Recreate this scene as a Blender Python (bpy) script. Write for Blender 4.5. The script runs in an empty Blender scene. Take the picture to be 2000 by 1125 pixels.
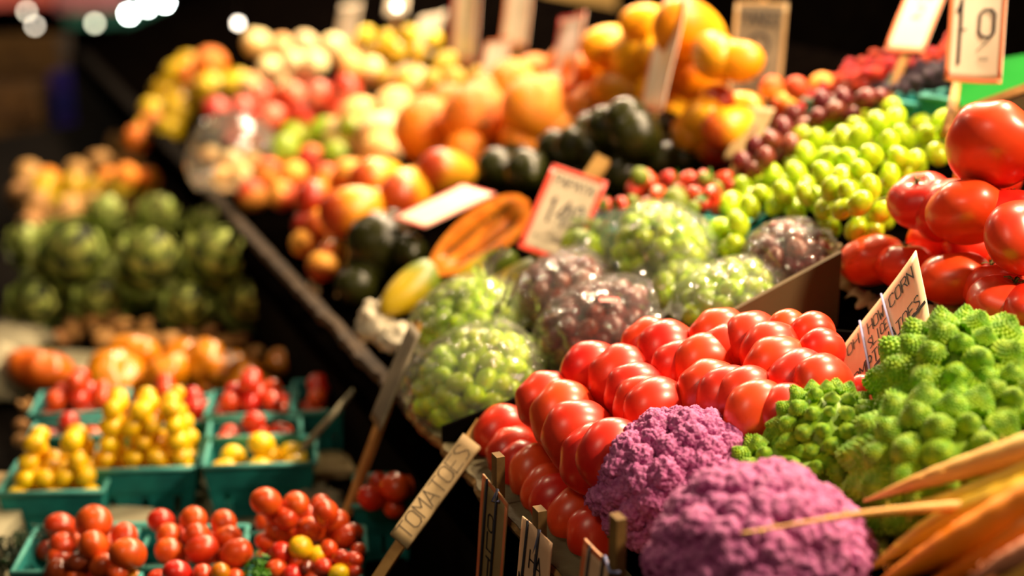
import bpy, bmesh, math, random
from mathutils import Vector, Matrix, Euler, noise
random.seed(7)
PI = math.pi
S = bpy.context.scene
COL = S.collection

# ------------------------------------------------------------------ camera, world, lights, exposure
F = 2778.0                       # focal length in pixels of the 2000 px wide frame (50 mm)
PITCH = math.radians(16.3)
EYE = Vector((0, 0, 1.5))
YAW = math.radians(22.1)         # the stall runs along U, rises along V (away from the aisle)
U = Vector((-math.sin(YAW), math.cos(YAW), 0))
V = Vector((math.cos(YAW), math.sin(YAW), 0))
Z = Vector((0, 0, 1))
cam = bpy.data.cameras.new('camera')
cam.lens = 50; cam.sensor_width = 36; cam.clip_start = 0.05; cam.clip_end = 60
cam.dof.use_dof = True; cam.dof.focus_distance = 1.25; cam.dof.aperture_fstop = 2.0
camo = bpy.data.objects.new('camera', cam)
camo.location = EYE; camo.rotation_euler = (PI/2 - PITCH, 0, 0)
COL.objects.link(camo); S.camera = camo

w = bpy.data.worlds.new('world'); S.world = w; w.use_nodes = True
w.node_tree.nodes['Background'].inputs[0].default_value = (1, .72, .45, 1)
w.node_tree.nodes['Background'].inputs[1].default_value = 0.05
S.view_settings.view_transform = 'Standard'; S.view_settings.look = 'None'
S.view_settings.exposure = 0.0; S.view_settings.gamma = 1.0; S.view_settings.use_curve_mapping = False

def uvz(u, v, z): return U*u + V*v + Z*z
def area_light(name, pos, target, size, power, color):
    l = bpy.data.lights.new(name, 'AREA'); l.shape = 'DISK'; l.size = size; l.energy = power; l.color = color
    o = bpy.data.objects.new(name, l); COL.objects.link(o)
    o.location = pos; d = (target - pos); o.rotation_euler = d.to_track_quat('-Z', 'Y').to_euler()
    return o
WARM = (1.0, .74, .47)
# lamps hung in a line above the sloping stall
LAMPS = [(0.50, 1.26, 2.05, 29), (1.20, 1.32, 2.08, 29), (1.90, 1.35, 2.12, 28), (2.6, 1.3, 2.15, 32), (3.4, 1.25, 2.2, 36), (4.3, 1.2, 2.25, 30)]
for i, (u, v, z, p) in enumerate(LAMPS):
    area_light('stall_lamp_light', uvz(u, v, z), uvz(u + .05, v - .50, 1.0), .09, p, WARM)
# weak fill lights added to brighten the aisle side and the lower shelf
area_light('aisle_fill_light', uvz(2.3, .15, 2.35), uvz(1.9, .2, .8), .16, 5, (1.0, .74, .46))
area_light('aisle_fill_light', uvz(.5, -.35, 2.2), uvz(1.4, .2, .8), .45, 3.5, (1.0, .78, .54))
area_light('far_stall_light', uvz(7.5, -.6, 2.6), uvz(7.0, -.3, .8), .4, 30, (1.0, .75, .5))

area_light('post_fill_light', uvz(3.3, 1.2, 2.7), uvz(4.3, 1.75, 1.4), .2, 22, WARM)  # added light with no lamp behind it, brightens the tan post
# ------------------------------------------------------------------ placement on the stall's sloping boards
CAMF = Vector((0, math.cos(PITCH), -math.sin(PITCH))); CAMU = Vector((0, math.sin(PITCH), math.cos(PITCH)))
PL = {'R': (0.905, 0.42, 0.469), 'L': (0.720, 0.10, 0.15)}      # z0, slope in v, v0
def ray(x, y):
    return Vector(((x-1000)/F, 0, 0)) + CAMF + CAMU*(-(y-562.5)/F)
def at(x, y, t): return EYE + ray(x, y)*t
def hit(x, y, pl, off=0.0):
    z0, s, v0 = PL[pl]; r = ray(x, y)
    t = (z0 + off - EYE.z - s*v0)/(r.z - s*V.dot(r))
    return EYE + r*t, t
def proj(P):
    d = P - EYE; t = d.dot(CAMF)
    return 1000 + F*d.x/t, 562.5 - F*d.dot(CAMU)/t, t
def surf(pl, u, v, off=0):
    z0, s, v0 = PL[pl]; return uvz(u, v, z0 + s*(v-v0) + off)

# ------------------------------------------------------------------ materials
def lin(c):
    return tuple(((x/255)/12.92 if x/255 <= .04045 else ((x/255+.055)/1.055)**2.4) for x in c) + (1,)
MATS = {}
def mat(name, c1, c2=None, rough=.45, scale=14, coat=0.0, sss=0.0, spec=.5, bump=0.0, bscale=60, vary=.06, metal=0, dist=.002, c3=None, detail=3, trans=0):
    if name in MATS: return MATS[name]
    m = bpy.data.materials.new(name); m.use_nodes = True; nt = m.node_tree; N = nt.nodes; L = nt.links
    b = N['Principled BSDF']
    b.inputs['Roughness'].default_value = rough; b.inputs['Metallic'].default_value = metal
    b.inputs['Specular IOR Level'].default_value = spec
    b.inputs['Coat Weight'].default_value = coat; b.inputs['Coat Roughness'].default_value = .22
    if trans: b.inputs['Transmission Weight'].default_value = trans
    if sss:
        b.inputs['Subsurface Weight'].default_value = sss; b.inputs['Subsurface Radius'].default_value = (1, .35, .15)
        b.inputs['Subsurface Scale'].default_value = .006
    tc = N.new('ShaderNodeTexCoord')
    n = N.new('ShaderNodeTexNoise'); n.inputs['Scale'].default_value = scale; n.inputs['Detail'].default_value = detail
    L.new(tc.outputs['Object'], n.inputs['Vector'])
    r = N.new('ShaderNodeValToRGB'); r.color_ramp.elements[0].position = .36; r.color_ramp.elements[1].position = .64
    r.color_ramp.elements[0].color = lin(c1); r.color_ramp.elements[1].color = lin(c2 or c1)
    if c3:
        e = r.color_ramp.elements.new(.5); e.color = lin(c3)
    oi = N.new('ShaderNodeObjectInfo')
    L.new(n.outputs['Fac'], r.inputs['Fac'])
    h = N.new('ShaderNodeHueSaturation'); mr = N.new('ShaderNodeMapRange')
    mr.inputs['To Min'].default_value = .5 - vary*.03; mr.inputs['To Max'].default_value = .5 + vary*.22
    mv = N.new('ShaderNodeMapRange'); mv.inputs['To Min'].default_value = 1 - vary*2.2; mv.inputs['To Max'].default_value = 1 + vary*1.5
    L.new(oi.outputs['Random'], mr.inputs['Value']); L.new(oi.outputs['Random'], mv.inputs['Value'])
    L.new(mr.outputs[0], h.inputs['Hue']); L.new(mv.outputs[0], h.inputs['Value'])
    L.new(r.outputs['Color'], h.inputs['Color']); L.new(h.outputs['Color'], b.inputs['Base Color'])
    if bump:
        n2 = N.new('ShaderNodeTexNoise'); n2.inputs['Scale'].default_value = bscale; n2.inputs['Detail'].default_value = 4
        L.new(tc.outputs['Object'], n2.inputs['Vector'])
        bp = N.new('ShaderNodeBump'); bp.inputs['Strength'].default_value = bump; bp.inputs['Distance'].default_value = dist
        L.new(n2.outputs['Fac'], bp.inputs['Height']); L.new(bp.outputs['Normal'], b.inputs['Normal'])
    MATS[name] = m; return m
def emit(name, c, s):
    m = bpy.data.materials.new(name); m.use_nodes = True; N = m.node_tree.nodes
    N.remove(N['Principled BSDF']); e = N.new('ShaderNodeEmission'); e.inputs[0].default_value = c + (1,); e.inputs[1].default_value = s
    m.node_tree.links.new(e.outputs[0], N['Material Output'].inputs[0]); return m
def axis_mat(name, ca, cb, rough=.45, lo=-.6, hi=.6, axis='Z', coat=0., nscale=6, vary=.08, bump=0):
    """skin whose colour runs from ca to cb along the fruit itself (blush, ripening)"""
    m = mat(name, ca, cb, rough=rough, scale=nscale, coat=coat, vary=vary, bump=bump, bscale=20, dist=.02); nt = m.node_tree; N = nt.nodes; L = nt.links
    n = [x for x in N if x.type == 'TEX_NOISE'][0]; r = [x for x in N if x.type == 'VALTORGB'][0]; tc = [x for x in N if x.type == 'TEX_COORD'][0]
    sp = N.new('ShaderNodeSeparateXYZ'); L.new(tc.outputs['Object'], sp.inputs[0])
    mr = N.new('ShaderNodeMapRange'); mr.inputs['From Min'].default_value = lo; mr.inputs['From Max'].default_value = hi
    L.new(sp.outputs[axis], mr.inputs['Value'])
    a = N.new('ShaderNodeMath'); a.operation = 'ADD'; s = N.new('ShaderNodeMath'); s.operation = 'MULTIPLY_ADD'; s.inputs[1].default_value = .7; s.inputs[2].default_value = -.35
    L.new(n.outputs['Fac'], s.inputs[0]); L.new(s.outputs[0], a.inputs[0]); L.new(mr.outputs[0], a.inputs[1]); L.new(a.outputs[0], r.inputs['Fac'])
    r.color_ramp.elements[0].position = .25; r.color_ramp.elements[1].position = .8
    return m

M_tom = mat('tomato_skin', (218, 32, 14), (234, 56, 28), rough=.36, scale=1.2, coat=.35, sss=.0, vary=.05)
M_tomo = mat('plum_tomato_skin', (196, 40, 10), (218, 66, 18), rough=.36, scale=1.0, coat=.3, vary=.06)
M_chr = mat('cherry_tomato_skin', (206, 28, 14), (226, 48, 22), rough=.32, scale=1.0, coat=.4, vary=.07)
M_chy = mat('yellow_tomato_skin', (246, 186, 0), (252, 204, 4), rough=.42, scale=1.0, coat=.3, vary=.07)
M_heir = mat('orange_tomato_skin', (204, 112, 2), (216, 132, 6), rough=.32, scale=1.2, coat=.3, vary=.05)
M_heirr = mat('streaked_tomato_skin', (196, 60, 16), (216, 96, 26), rough=.30, scale=2.2, coat=.4)
M_org = mat('orange_peel', (242, 122, 4), (248, 142, 12), rough=.42, scale=2, coat=.15, bump=.4, bscale=34, dist=.02)
M_man = axis_mat('yellow_mango_skin', (244, 144, 4), (252, 172, 14), rough=.42, axis='X')
M_manb = axis_mat('blushed_mango_skin', (176, 44, 16), (236, 158, 30), rough=.36, axis='X', lo=-1.0, hi=.3)
M_pch = axis_mat('peach_skin', (222, 66, 30), (246, 160, 60), rough=.6, axis='X')
M_cream = axis_mat('pale_peach_skin', (250, 190, 120), (250, 224, 170), rough=.6, axis='X')
M_pink = axis_mat('pink_apple_skin', (206, 32, 40), (244, 120, 110), rough=.35, axis='X', lo=-1, hi=.9)
M_yap = axis_mat('yellow_apple_skin', (200, 160, 14), (246, 206, 60), rough=.35, axis='X')
M_gpear = axis_mat('green_pear_skin', (140, 160, 20), (196, 200, 60), rough=.45, axis='X')
M_kiwi = mat('brown_pear_skin', (176, 140, 40), (206, 170, 66), rough=.6, scale=3, bump=.3, bscale=30)
M_avo = mat('avocado_skin', (32, 34, 8), (50, 50, 14), rough=.27, scale=5, bump=.1, bscale=16, dist=.03, coat=.0, spec=.4)
M_tan = mat('tan_potato_skin', (176, 126, 70), (200, 150, 92), rough=.7, scale=4, bump=.3)
M_mush = mat('brown_mushroom_skin', (150, 100, 50), (186, 134, 80), rough=.75, scale=4)
M_gg = mat('green_grape_skin', (176, 206, 20), (204, 220, 40), rough=.28, scale=1.5, coat=.25, vary=.09, trans=0.0, sss=.25)
M_rg = mat('red_grape_skin', (96, 22, 32), (140, 50, 56), rough=.34, scale=2.5, vary=.14, coat=.15)
M_straw = mat('strawberry_flesh', (206, 24, 26), (228, 44, 34), rough=.32, scale=3, coat=.3)
M_seed = mat('pale_seed', (220, 180, 80))
M_leaf = mat('green_leaf', (56, 96, 18), (92, 134, 32), rough=.5, scale=9)
M_calyx = mat('dry_calyx', (70, 84, 26), (120, 104, 48), rough=.7, scale=8)
M_stem = mat('grape_stem', (116, 122, 44), (140, 110, 56), rough=.7)
M_rasp = mat('raspberry_flesh', (200, 22, 40), (220, 44, 56), rough=.35, vary=.08)
M_black = mat('blackberry_flesh', (34, 20, 36), (76, 50, 76), rough=.3, vary=.1)
M_lime = mat('lime_skin', (104, 122, 20), (134, 142, 44), rough=.55)
M_teal = mat('teal_pulp', (0, 108, 106), (10, 132, 126), rough=.72, scale=30, bump=.4, bscale=300, dist=.001, vary=.05)
M_tealr = mat('teal_pulp_rim', (60, 150, 140), (90, 170, 156), rough=.8, scale=30)
M_black_cloth = mat('black_cloth', (3, 2, 2), (6, 4, 3), rough=1, spec=.0, scale=20)
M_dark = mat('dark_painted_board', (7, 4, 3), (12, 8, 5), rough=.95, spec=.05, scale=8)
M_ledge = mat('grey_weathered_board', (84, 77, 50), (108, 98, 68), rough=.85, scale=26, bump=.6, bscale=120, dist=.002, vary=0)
M_ledge_edge = mat('torn_board_edge', (120, 88, 44), (170, 130, 72), rough=.9, scale=60, bump=.8, bscale=200, vary=0)
M_olive = mat('olive_card_board', (76, 60, 32), (92, 74, 42), rough=.85, scale=9, vary=.03)
M_kraft = mat('kraft_paper', (168, 142, 98), (192, 166, 122), rough=.8, scale=20)
M_greyp = mat('pale_grey_card', (150, 140, 112), (172, 164, 136), rough=.85, scale=16)
M_card = mat('laminated_white_card', (236, 218, 190), (244, 230, 206), rough=.30, scale=10, coat=.3, vary=.02)
M_cardp = mat('peach_tinted_card', (232, 186, 148), (240, 200, 164), rough=.35, scale=12, vary=.02)
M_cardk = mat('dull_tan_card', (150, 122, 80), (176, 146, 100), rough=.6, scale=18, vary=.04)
M_cardg = mat('shade_darkened_tan_card', (88, 78, 60), (112, 100, 78), rough=.6, scale=14, vary=.03)  # tan greyed in the colour itself, as shade on a backlit card
M_redb = mat('red_ink_border', (214, 44, 36), (226, 70, 56), rough=.4, scale=12, vary=.02)
M_orb = mat('orange_ink_border', (222, 110, 66), (236, 140, 92), rough=.4, scale=18, vary=.02)
M_ink = mat('black_ink', (26, 22, 26), (40, 34, 34), rough=.5)
M_inkb = mat('faded_ink', (80, 70, 66), (110, 96, 86), rough=.6)
M_stick = mat('raw_wood_stick', (150, 104, 50), (186, 138, 76), rough=.75, scale=40, bump=.4, bscale=90, dist=.001)
M_stickd = mat('dark_wood_stick', (92, 64, 24), (124, 90, 40), rough=.8, scale=40, bump=.5, bscale=120, dist=.001)
M_str = mat('blue_cord', (120, 130, 176), (150, 156, 196), rough=.8)
M_strd = mat('dark_cord', (24, 24, 34), (40, 40, 54), rough=.8)
M_rom = mat('romanesco_green', (112, 164, 4), (164, 196, 10), rough=.5, scale=3, bump=.2, bscale=20, dist=.02, vary=.05)
M_cau = mat('purple_curd', (166, 74, 138), (202, 118, 174), rough=.7, scale=3.0, bump=.35, bscale=9, dist=.04, vary=.03, detail=5)
M_caus = mat('green_stalk', (150, 176, 60), (176, 196, 88), rough=.5)
M_car_o = mat('orange_carrot_skin', (250, 126, 4), (254, 150, 26), rough=.45, scale=9, bump=.4, bscale=30, dist=.004)
M_car_y = mat('yellow_carrot_skin', (248, 196, 30), (254, 212, 70), rough=.45, scale=9, bump=.4, bscale=30, dist=.004)
M_car_c = mat('cream_carrot_skin', (252, 214, 130), (252, 206, 110), rough=.5, scale=5, c3=(250, 180, 80))
M_car_p = mat('purple_carrot_skin', (110, 44, 60), (150, 84, 80), rough=.5, scale=14)
M_arth = mat('artichoke_heart', (26, 34, 8), (40, 48, 14), rough=.8)  # very dark so that shade is painted into the gaps between bracts
M_art = mat('artichoke_bract', (104, 132, 26), (186, 192, 104), rough=.5, scale=2, vary=.12)
M_pap = mat('papaya_flesh', (232, 110, 14), (246, 146, 40), rough=.35, scale=5, coat=.3)
M_papd = mat('papaya_cavity', (196, 120, 20), (150, 90, 20), rough=.4, scale=9, coat=.2)
M_paps = axis_mat('papaya_rind', (196, 160, 20), (110, 126, 24), rough=.4, axis='X')
M_white = mat('white_paper', (214, 200, 172), (230, 218, 196), rough=.7, scale=9)
M_green = mat('green_plastic', (6, 90, 6), (12, 104, 10), spec=.1, rough=.9, scale=6)
M_floor = mat('dark_floor', (24, 18, 14), (40, 30, 22), rough=.7, scale=4)
M_blue = mat('blue_crate_plastic', (8, 12, 80), (14, 20, 100), rough=.5)
M_post = mat('tan_painted_post', (140, 108, 56), (160, 126, 70), rough=.7, scale=3)

def film_mat():
    m = bpy.data.materials.new('clear_plastic_film'); m.use_nodes = True; nt = m.node_tree; N = nt.nodes; L = nt.links
    N.remove(N['Principled BSDF'])
    tr = N.new('ShaderNodeBsdfTransparent'); tr.inputs[0].default_value = (.97, .98, .95, 1)
    gl = N.new('ShaderNodeBsdfGlossy'); gl.inputs['Roughness'].default_value = .09; gl.inputs['Color'].default_value = (1, 1, 1, 1)
    df = N.new('ShaderNodeBsdfDiffuse'); df.inputs[0].default_value = (.9, .9, .85, 1)
    fr = N.new('ShaderNodeFresnel'); fr.inputs[0].default_value = 1.5
    mth = N.new('ShaderNodeMath'); mth.operation = 'MULTIPLY_ADD'; mth.inputs[1].default_value = .75; mth.inputs[2].default_value = -.01; mth.use_clamp = True
    tc = N.new('ShaderNodeTexCoord'); n = N.new('ShaderNodeTexNoise'); n.inputs['Scale'].default_value = 2.2; n.inputs['Detail'].default_value = 1.5; n.inputs['Distortion'].default_value = 1.2
    bp = N.new('ShaderNodeBump'); bp.inputs['Strength'].default_value = 1.0; bp.inputs['Distance'].default_value = .02
    L.new(tc.outputs['Object'], n.inputs['Vector']); L.new(n.outputs['Fac'], bp.inputs['Height'])
    L.new(bp.outputs[0], gl.inputs['Normal']); L.new(bp.outputs[0], fr.inputs['Normal'])
    m1 = N.new('ShaderNodeMixShader'); m2 = N.new('ShaderNodeMixShader'); m2.inputs[0].default_value = .05
    L.new(fr.outputs[0], mth.inputs[0]); L.new(mth.outputs[0], m1.inputs[0]); L.new(tr.outputs[0], m1.inputs[1]); L.new(gl.outputs[0], m1.inputs[2])
    L.new(m1.outputs[0], m2.inputs[1]); L.new(df.outputs[0], m2.inputs[2]); L.new(m2.outputs[0], N['Material Output'].inputs[0])
    return m
M_film = film_mat()

# ------------------------------------------------------------------ mesh helpers
def mk(name, vs, fs, m, smooth=True):
    me = bpy.data.meshes.new(name); me.from_pydata([tuple(v) for v in vs], [], fs)
    me.materials.append(m)
    if smooth: me.polygons.foreach_set('use_smooth', [True]*len(me.polygons))
    me.update(); return me
def sph(nu, nv, fn):
    vs = [fn(0, 0)]; fs = []
    for j in range(1, nv):
        for i in range(nu): vs.append(fn(PI*j/nv, 2*PI*i/nu))
    vs.append(fn(PI, 0)); last = len(vs)-1
    for i in range(nu):
        k = (i+1) % nu
        fs.append((0, 1+i, 1+k)); fs.append((last, last-nu+k, last-nu+i))
        for j in range(nv-2): a = 1+j*nu; fs.append((a+i, a+nu+i, a+nu+k, a+k))
    return vs, fs
class Bag:
    def __init__(s): s.v = []; s.f = []
    def add(s, vs, fs, M=None):
        b = len(s.v); s.v += [(M @ Vector(v)) if M else Vector(v) for v in vs]; s.f += [tuple(b+i for i in f) for f in fs]; return s
    def box(s, M, sx, sy, sz):
        vs = [(x*sx/2, y*sy/2, z*sz/2) for x in (-1, 1) for y in (-1, 1) for z in (-1, 1)]
        return s.add(vs, [(0, 1, 3, 2), (4, 6, 7, 5), (0, 4, 5, 1), (2, 3, 7, 6), (0, 2, 6, 4), (1, 5, 7, 3)], M)
    def tube(s, pts, rad, n=6):
        rs = rad if isinstance(rad, (list, tuple)) else [rad]*len(pts)
        vs = []; fs = []; pts = [Vector(p) for p in pts]
        for i, p in enumerate(pts):
            d = (pts[min(i+1, len(pts)-1)] - pts[max(i-1, 0)]).normalized()
            a = d.cross(Vector((.31, .87, .37))).normalized(); c = d.cross(a)
            for k in range(n): vs.append(p + (a*math.cos(2*PI*k/n) + c*math.sin(2*PI*k/n))*rs[i])
        for i in range(len(pts)-1):
            for k in range(n): l = (k+1) % n; fs.append((i*n+k, i*n+l, (i+1)*n+l, (i+1)*n+k))
        fs.append(tuple(range(n))[::-1]); fs.append(tuple((len(pts)-1)*n+k for k in range(n)))
        return s.add(vs, fs)
    def mesh(s, name, m, smooth=True): return mk(name, s.v, s.f, m, smooth)
def frame(P, X, Y, Zv):
    M = Matrix.Identity(4)
    for i in range(3): M[i][0], M[i][1], M[i][2], M[i][3] = X[i], Y[i], Zv[i], P[i]
    return M
def link(name, me, parent=None, M=None):
    o = bpy.data.objects.new(name, me); COL.objects.link(o)
    if parent: o.parent = parent
    if M is not None: o.matrix_world = M if not parent else M
    return o
def tag(o, label, cat, group=None):
    o['label'] = label; o['category'] = cat
    if group: o['group'] = group
    return o
def struct(o): o['kind'] = 'structure'; return o
def empty(name, loc, label, cat, group=None, rot=None):
    o = bpy.data.objects.new(name, None); COL.objects.link(o); o.location = loc; o.empty_display_size = .02
    if rot: o.rotation_euler = rot
    return tag(o, label, cat, group)

def sphere_dir(a, b): return Vector((math.sin(a)*math.cos(b), math.sin(a)*math.sin(b), math.cos(a)))
def lump(seed, amp=.1, fr=1.3, sq=(1, 1, 1), nu=28, nv=18):
    def f(a, b):
        d = sphere_dir(a, b); r = 1 + amp*noise.noise(d*fr + Vector((seed*7.1, 3.3, seed)))
        return Vector((d.x*sq[0], d.y*sq[1], d.z*sq[2]))*r
    return sph(nu, nv, f)
# ------------------------------------------------------------------ prototypes: name -> list of variants (body mesh, [(part, mesh, matrix)])
def tomato_mesh(seed, lobes=6, flat=.80, amp=.05, nu=48, nv=28, m=None, name='tomato'):
    rnd = random.Random(seed); ph = [rnd.uniform(0, 6.28) for _ in range(4)]
    def f(a, b):
        s = math.sin(a); c = math.cos(a)
        r = 1 + amp*s*max(0, c+.35)*math.cos(lobes*b + ph[0]) + amp*.5*math.cos(2*b+ph[1])*s + amp*.4*math.cos(3*b+ph[2])*s
        z = c*flat - .16*math.exp(-(a/.34)**2) + .05*math.exp(-((PI-a)/.3)**2)
        return Vector((s*math.cos(b)*r, s*math.sin(b)*r, z))
    return mk(name, *sph(nu, nv, f), m or M_tom)
def star_mesh(name, m, n=5, L=.34, w=.09, lift=.1, stem=.16, seed=0):
    b = Bag(); rnd = random.Random(seed)
    for i in range(n):
        a = 2*PI*i/n + rnd.uniform(-.3, .3); l = L*rnd.uniform(.7, 1.2); d = Vector((math.cos(a), math.sin(a), 0)); e = Vector((-d.y, d.x, 0))
        pts = [Vector((0, 0, 0)), d*l*.5 + Z*lift, d*l + Z*(lift*rnd.uniform(-.2, 1.6))]
        ws = [w*.7, w, .005]; vs = []; 
        for p, q in zip(pts, ws): vs += [p - e*q*.5, p + Z*.03, p + e*q*.5]
        b.add(vs, [(0, 1, 4, 3), (1, 2, 5, 4), (3, 4, 7, 6), (4, 5, 8, 7)])
    b.tube([Vector((0, 0, -.02)), Vector((.02, .02, stem*.6)), Vector((.06, .02, stem))], [.05, .035, .04], 6)
    return b.mesh(name, m)
PROTO = {}
T = Matrix.Translation
cal = [star_mesh('calyx', M_calyx, seed=s) for s in range(3)]
PROTO['tomato'] = [(tomato_mesh(s, lobes=5+s % 3, flat=.78+.03*(s % 2), amp=.035+.012*(s % 3)), []) for s in range(5)]
PROTO['tomato_stem'] = [(tomato_mesh(10+s, lobes=5+s, flat=.80, amp=.045), [('calyx', cal[s], T((0, 0, .66)))]) for s in range(3)]
PROTO['plum_tomato'] = [(mk('plum_tomato', *lump(s, .05, 1.0, (.92, .92, 1.06), 32, 20), M_tomo), []) for s in range(3)]
PROTO['cherry_tomato'] = [(mk('cherry_tomato', *lump(s+4, .04, 1.0, (.95, .95, 1.05), 20, 13), M_chr), []) for s in range(2)]
def pearish(neck, m, name, nu=24, nv=18, amp=.03):
    def f(a, b):
        s = math.sin(a); c = math.cos(a); r = 1 - neck*max(0, c)**1.2
        return Vector((s*math.cos(b)*r*(1+amp*math.cos(2*b)), s*math.sin(b)*r, c*(1+neck*.55)))
    return mk(name, *sph(nu, nv, f), m)
PROTO['yellow_tomato'] = [(mk('yellow_tomato', *lump(s+8, .05, 1.0, (.92, .92, 1.08), 20, 13), M_chy), []) for s in range(2)] + [(pearish(.25, M_chy, 'yellow_tomato', 20, 13), [])]
PROTO['orange_cherry'] = [(mk('orange_cherry', *lump(3, .04, 1.0, (.95, .95, 1.05), 20, 13), M_heir), [])]
PROTO['dark_cherry'] = [(mk('dark_cherry', *lump(3, .04, 1.0, (.85, .85, 1.15), 20, 13), mat('brown_tomato_skin', (96, 22, 10), (132, 40, 16), rough=.25, coat=.5)), [])]
PROTO['heirloom_tomato'] = [(tomato_mesh(20+s, lobes=7, flat=.72, amp=.07, m=M_heir, name='heirloom_tomato'), []) for s in range(2)]
PROTO['heirloom_red'] = [(tomato_mesh(31, lobes=8, flat=.66, amp=.09, m=M_heirr, name='heirloom_tomato'), [('calyx', cal[0], T((0, 0, .52)))])]
btn = mk('stem_end', *lump(2, .2, 3, (.10, .10, .04), 10, 6), M_calyx)
def citrus(seed, m, name):
    return mk(name, *lump(seed, .03, 1.0, (1, 1, .95), 32, 20), m)
PROTO['orange'] = [(citrus(s, M_org, 'orange'), [('stem_end', btn, T((0, 0, .95)))]) for s in range(2)]
def mango(seed, m, name):
    def f(a, b):
        d = sphere_dir(a, b); x = d.x*1.22; y = d.y*.86; z = d.z*(.92 - .12*d.x) + .12*d.x*d.x
        return Vector((x, y + .08*math.sin(2*d.x+seed), z))
    return mk(name, *sph(32, 20, f), m)
sstub = Bag().tube([(0, 0, 0), (.02, 0, .12)], [.05, .04], 6).mesh('stem', M_calyx)
PROTO['mango'] = [(mango(s, M_man, 'mango'), [('stem', sstub, T((1.16, 0, .1)) @ Matrix.Rotation(1.2, 4, 'Y'))]) for s in range(2)]
PROTO['blushed_mango'] = [(mango(s, M_manb, 'mango'), [('stem', sstub, T((1.16, 0, .1)) @ Matrix.Rotation(1.2, 4, 'Y'))]) for s in range(2)]
def peach(m, name, cleft=.12):
    def f(a, b):
        s = math.sin(a); c = math.cos(a); r = 1 - cleft*math.exp(-(math.atan2(math.sin(b), math.cos(b))/.28)**2)*s
        z = c*.94 - .16*math.exp(-(a/.3)**2)
        return Vector((s*math.cos(b)*r, s*math.sin(b)*r, z))
    return mk(name, *sph(32, 20, f), m)
PROTO['peach'] = [(peach(M_pch, 'peach'), [])]
PROTO['pale_peach'] = [(peach(M_cream, 'peach'), [])]
def apple(m, name):
    def f(a, b):
        s = math.sin(a); c = math.cos(a); r = (1 + .05*math.cos(5*b)*(c < 0)*-c)*(1 - .10*max(0, -c))
        z = c*.92 - .30*math.exp(-(a/.35)**2) + .16*math.exp(-((PI-a)/.3)**2)
        return Vector((s*math.cos(b)*r, s*math.sin(b)*r, z))
    return mk(name, *sph(32, 20, f), m)
astem = Bag().tube([(0, 0, 0), (.03, 0, .18), (.09, 0, .34)], [.03, .028, .04], 6).mesh('stem', M_stickd)
PROTO['pink_apple'] = [(apple(M_pink, 'apple'), [('stem', astem, T((0, 0, .6)))])]
PROTO['yellow_apple'] = [(apple(M_yap, 'apple'), [('stem', astem, T((0, 0, .6)))])]
PROTO['green_pear'] = [(pearish(.38, M_gpear, 'pear'), [('stem', astem, T((0, 0, 1.15)))])]
PROTO['brown_pear'] = [(pearish(.30, M_kiwi, 'pear'), [('stem', astem, T((0, 0, 1.12)))])]
PROTO['avocado'] = [(pearish(.30, M_avo, 'avocado', 28, 20), [('stem_end', btn, T((0, 0, 1.14)))])]
PROTO['potato'] = [(mk('potato', *lump(s, .22, 1.4, (1.15, .9, .8)), M_tan), []) for s in range(3)]
mst = Bag().tube([(0, 0, -.9), (.05, 0, -.4), (0, 0, .1)], [.34, .30, .4], 10).mesh('stalk', M_tan)
PROTO['mushroom'] = [(mk('mushroom', *sph(20, 12, lambda a, b: Vector((math.sin(a)*math.cos(b), math.sin(a)*math.sin(b), (math.cos(a)*.7 if a < PI/2 else math.cos(a)*.2)))), M_mush), [('stalk', mst, Matrix.Identity(4))])]
PROTO['lime'] = [(pearish(.1, M_lime, 'lime'), [])]
def strawberry():
    def f(a, b):
        s = math.sin(a)**.8; c = math.cos(a); r = .95 + .35*c if c < .6 else 1.16-.1*(c-.6)
        return Vector((s*math.cos(b)*r*.9, s*math.sin(b)*r*.9, c*1.05))
    body = mk('strawberry', *sph(22, 14, f), M_straw)
    sd = Bag(); sv, sf = lump(1, 0, 1, (.035, .035, .05), 5, 3)
    for i in range(60):
        a = math.acos(1-2*(i+.5)/60); b = 2.4*i; sd.add(sv, sf, T(f(a, b)*1.0))
    return body, [('seeds', sd.mesh('seeds', M_seed), Matrix.Identity(4)), ('calyx', star_mesh('calyx', M_leaf, 8, .95, .34, .12, .25, 4), T((0, 0, 1.0)))]
PROTO['strawberry'] = [strawberry()]
def druplet(m, name):
    b = Bag(); sv, sf = lump(1, 0, 1, (.27, .27, .27), 7, 5)
    for i in range(44):
        a = math.acos(1 - 1.9*(i+.5)/44); q = 2.4*i; d = sphere_dir(a, q); b.add(sv, sf, T(Vector((d.x*.8, d.y*.8, d.z*1.0))))
    return b.mesh(name, m)
PROTO['raspberry'] = [(druplet(M_rasp, 'raspberry'), [])]
PROTO['blackberry'] = [(druplet(M_black, 'blackberry'), [])]
ggm = [mk('grape', *lump(s, .02, 1, (.88, .88, 1.14), 16, 11), M_gg) for s in range(2)]
rgm = [mk('grape', *lump(s, .02, 1, (.9, .9, 1.08), 16, 11), M_rg) for s in range(2)]

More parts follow.
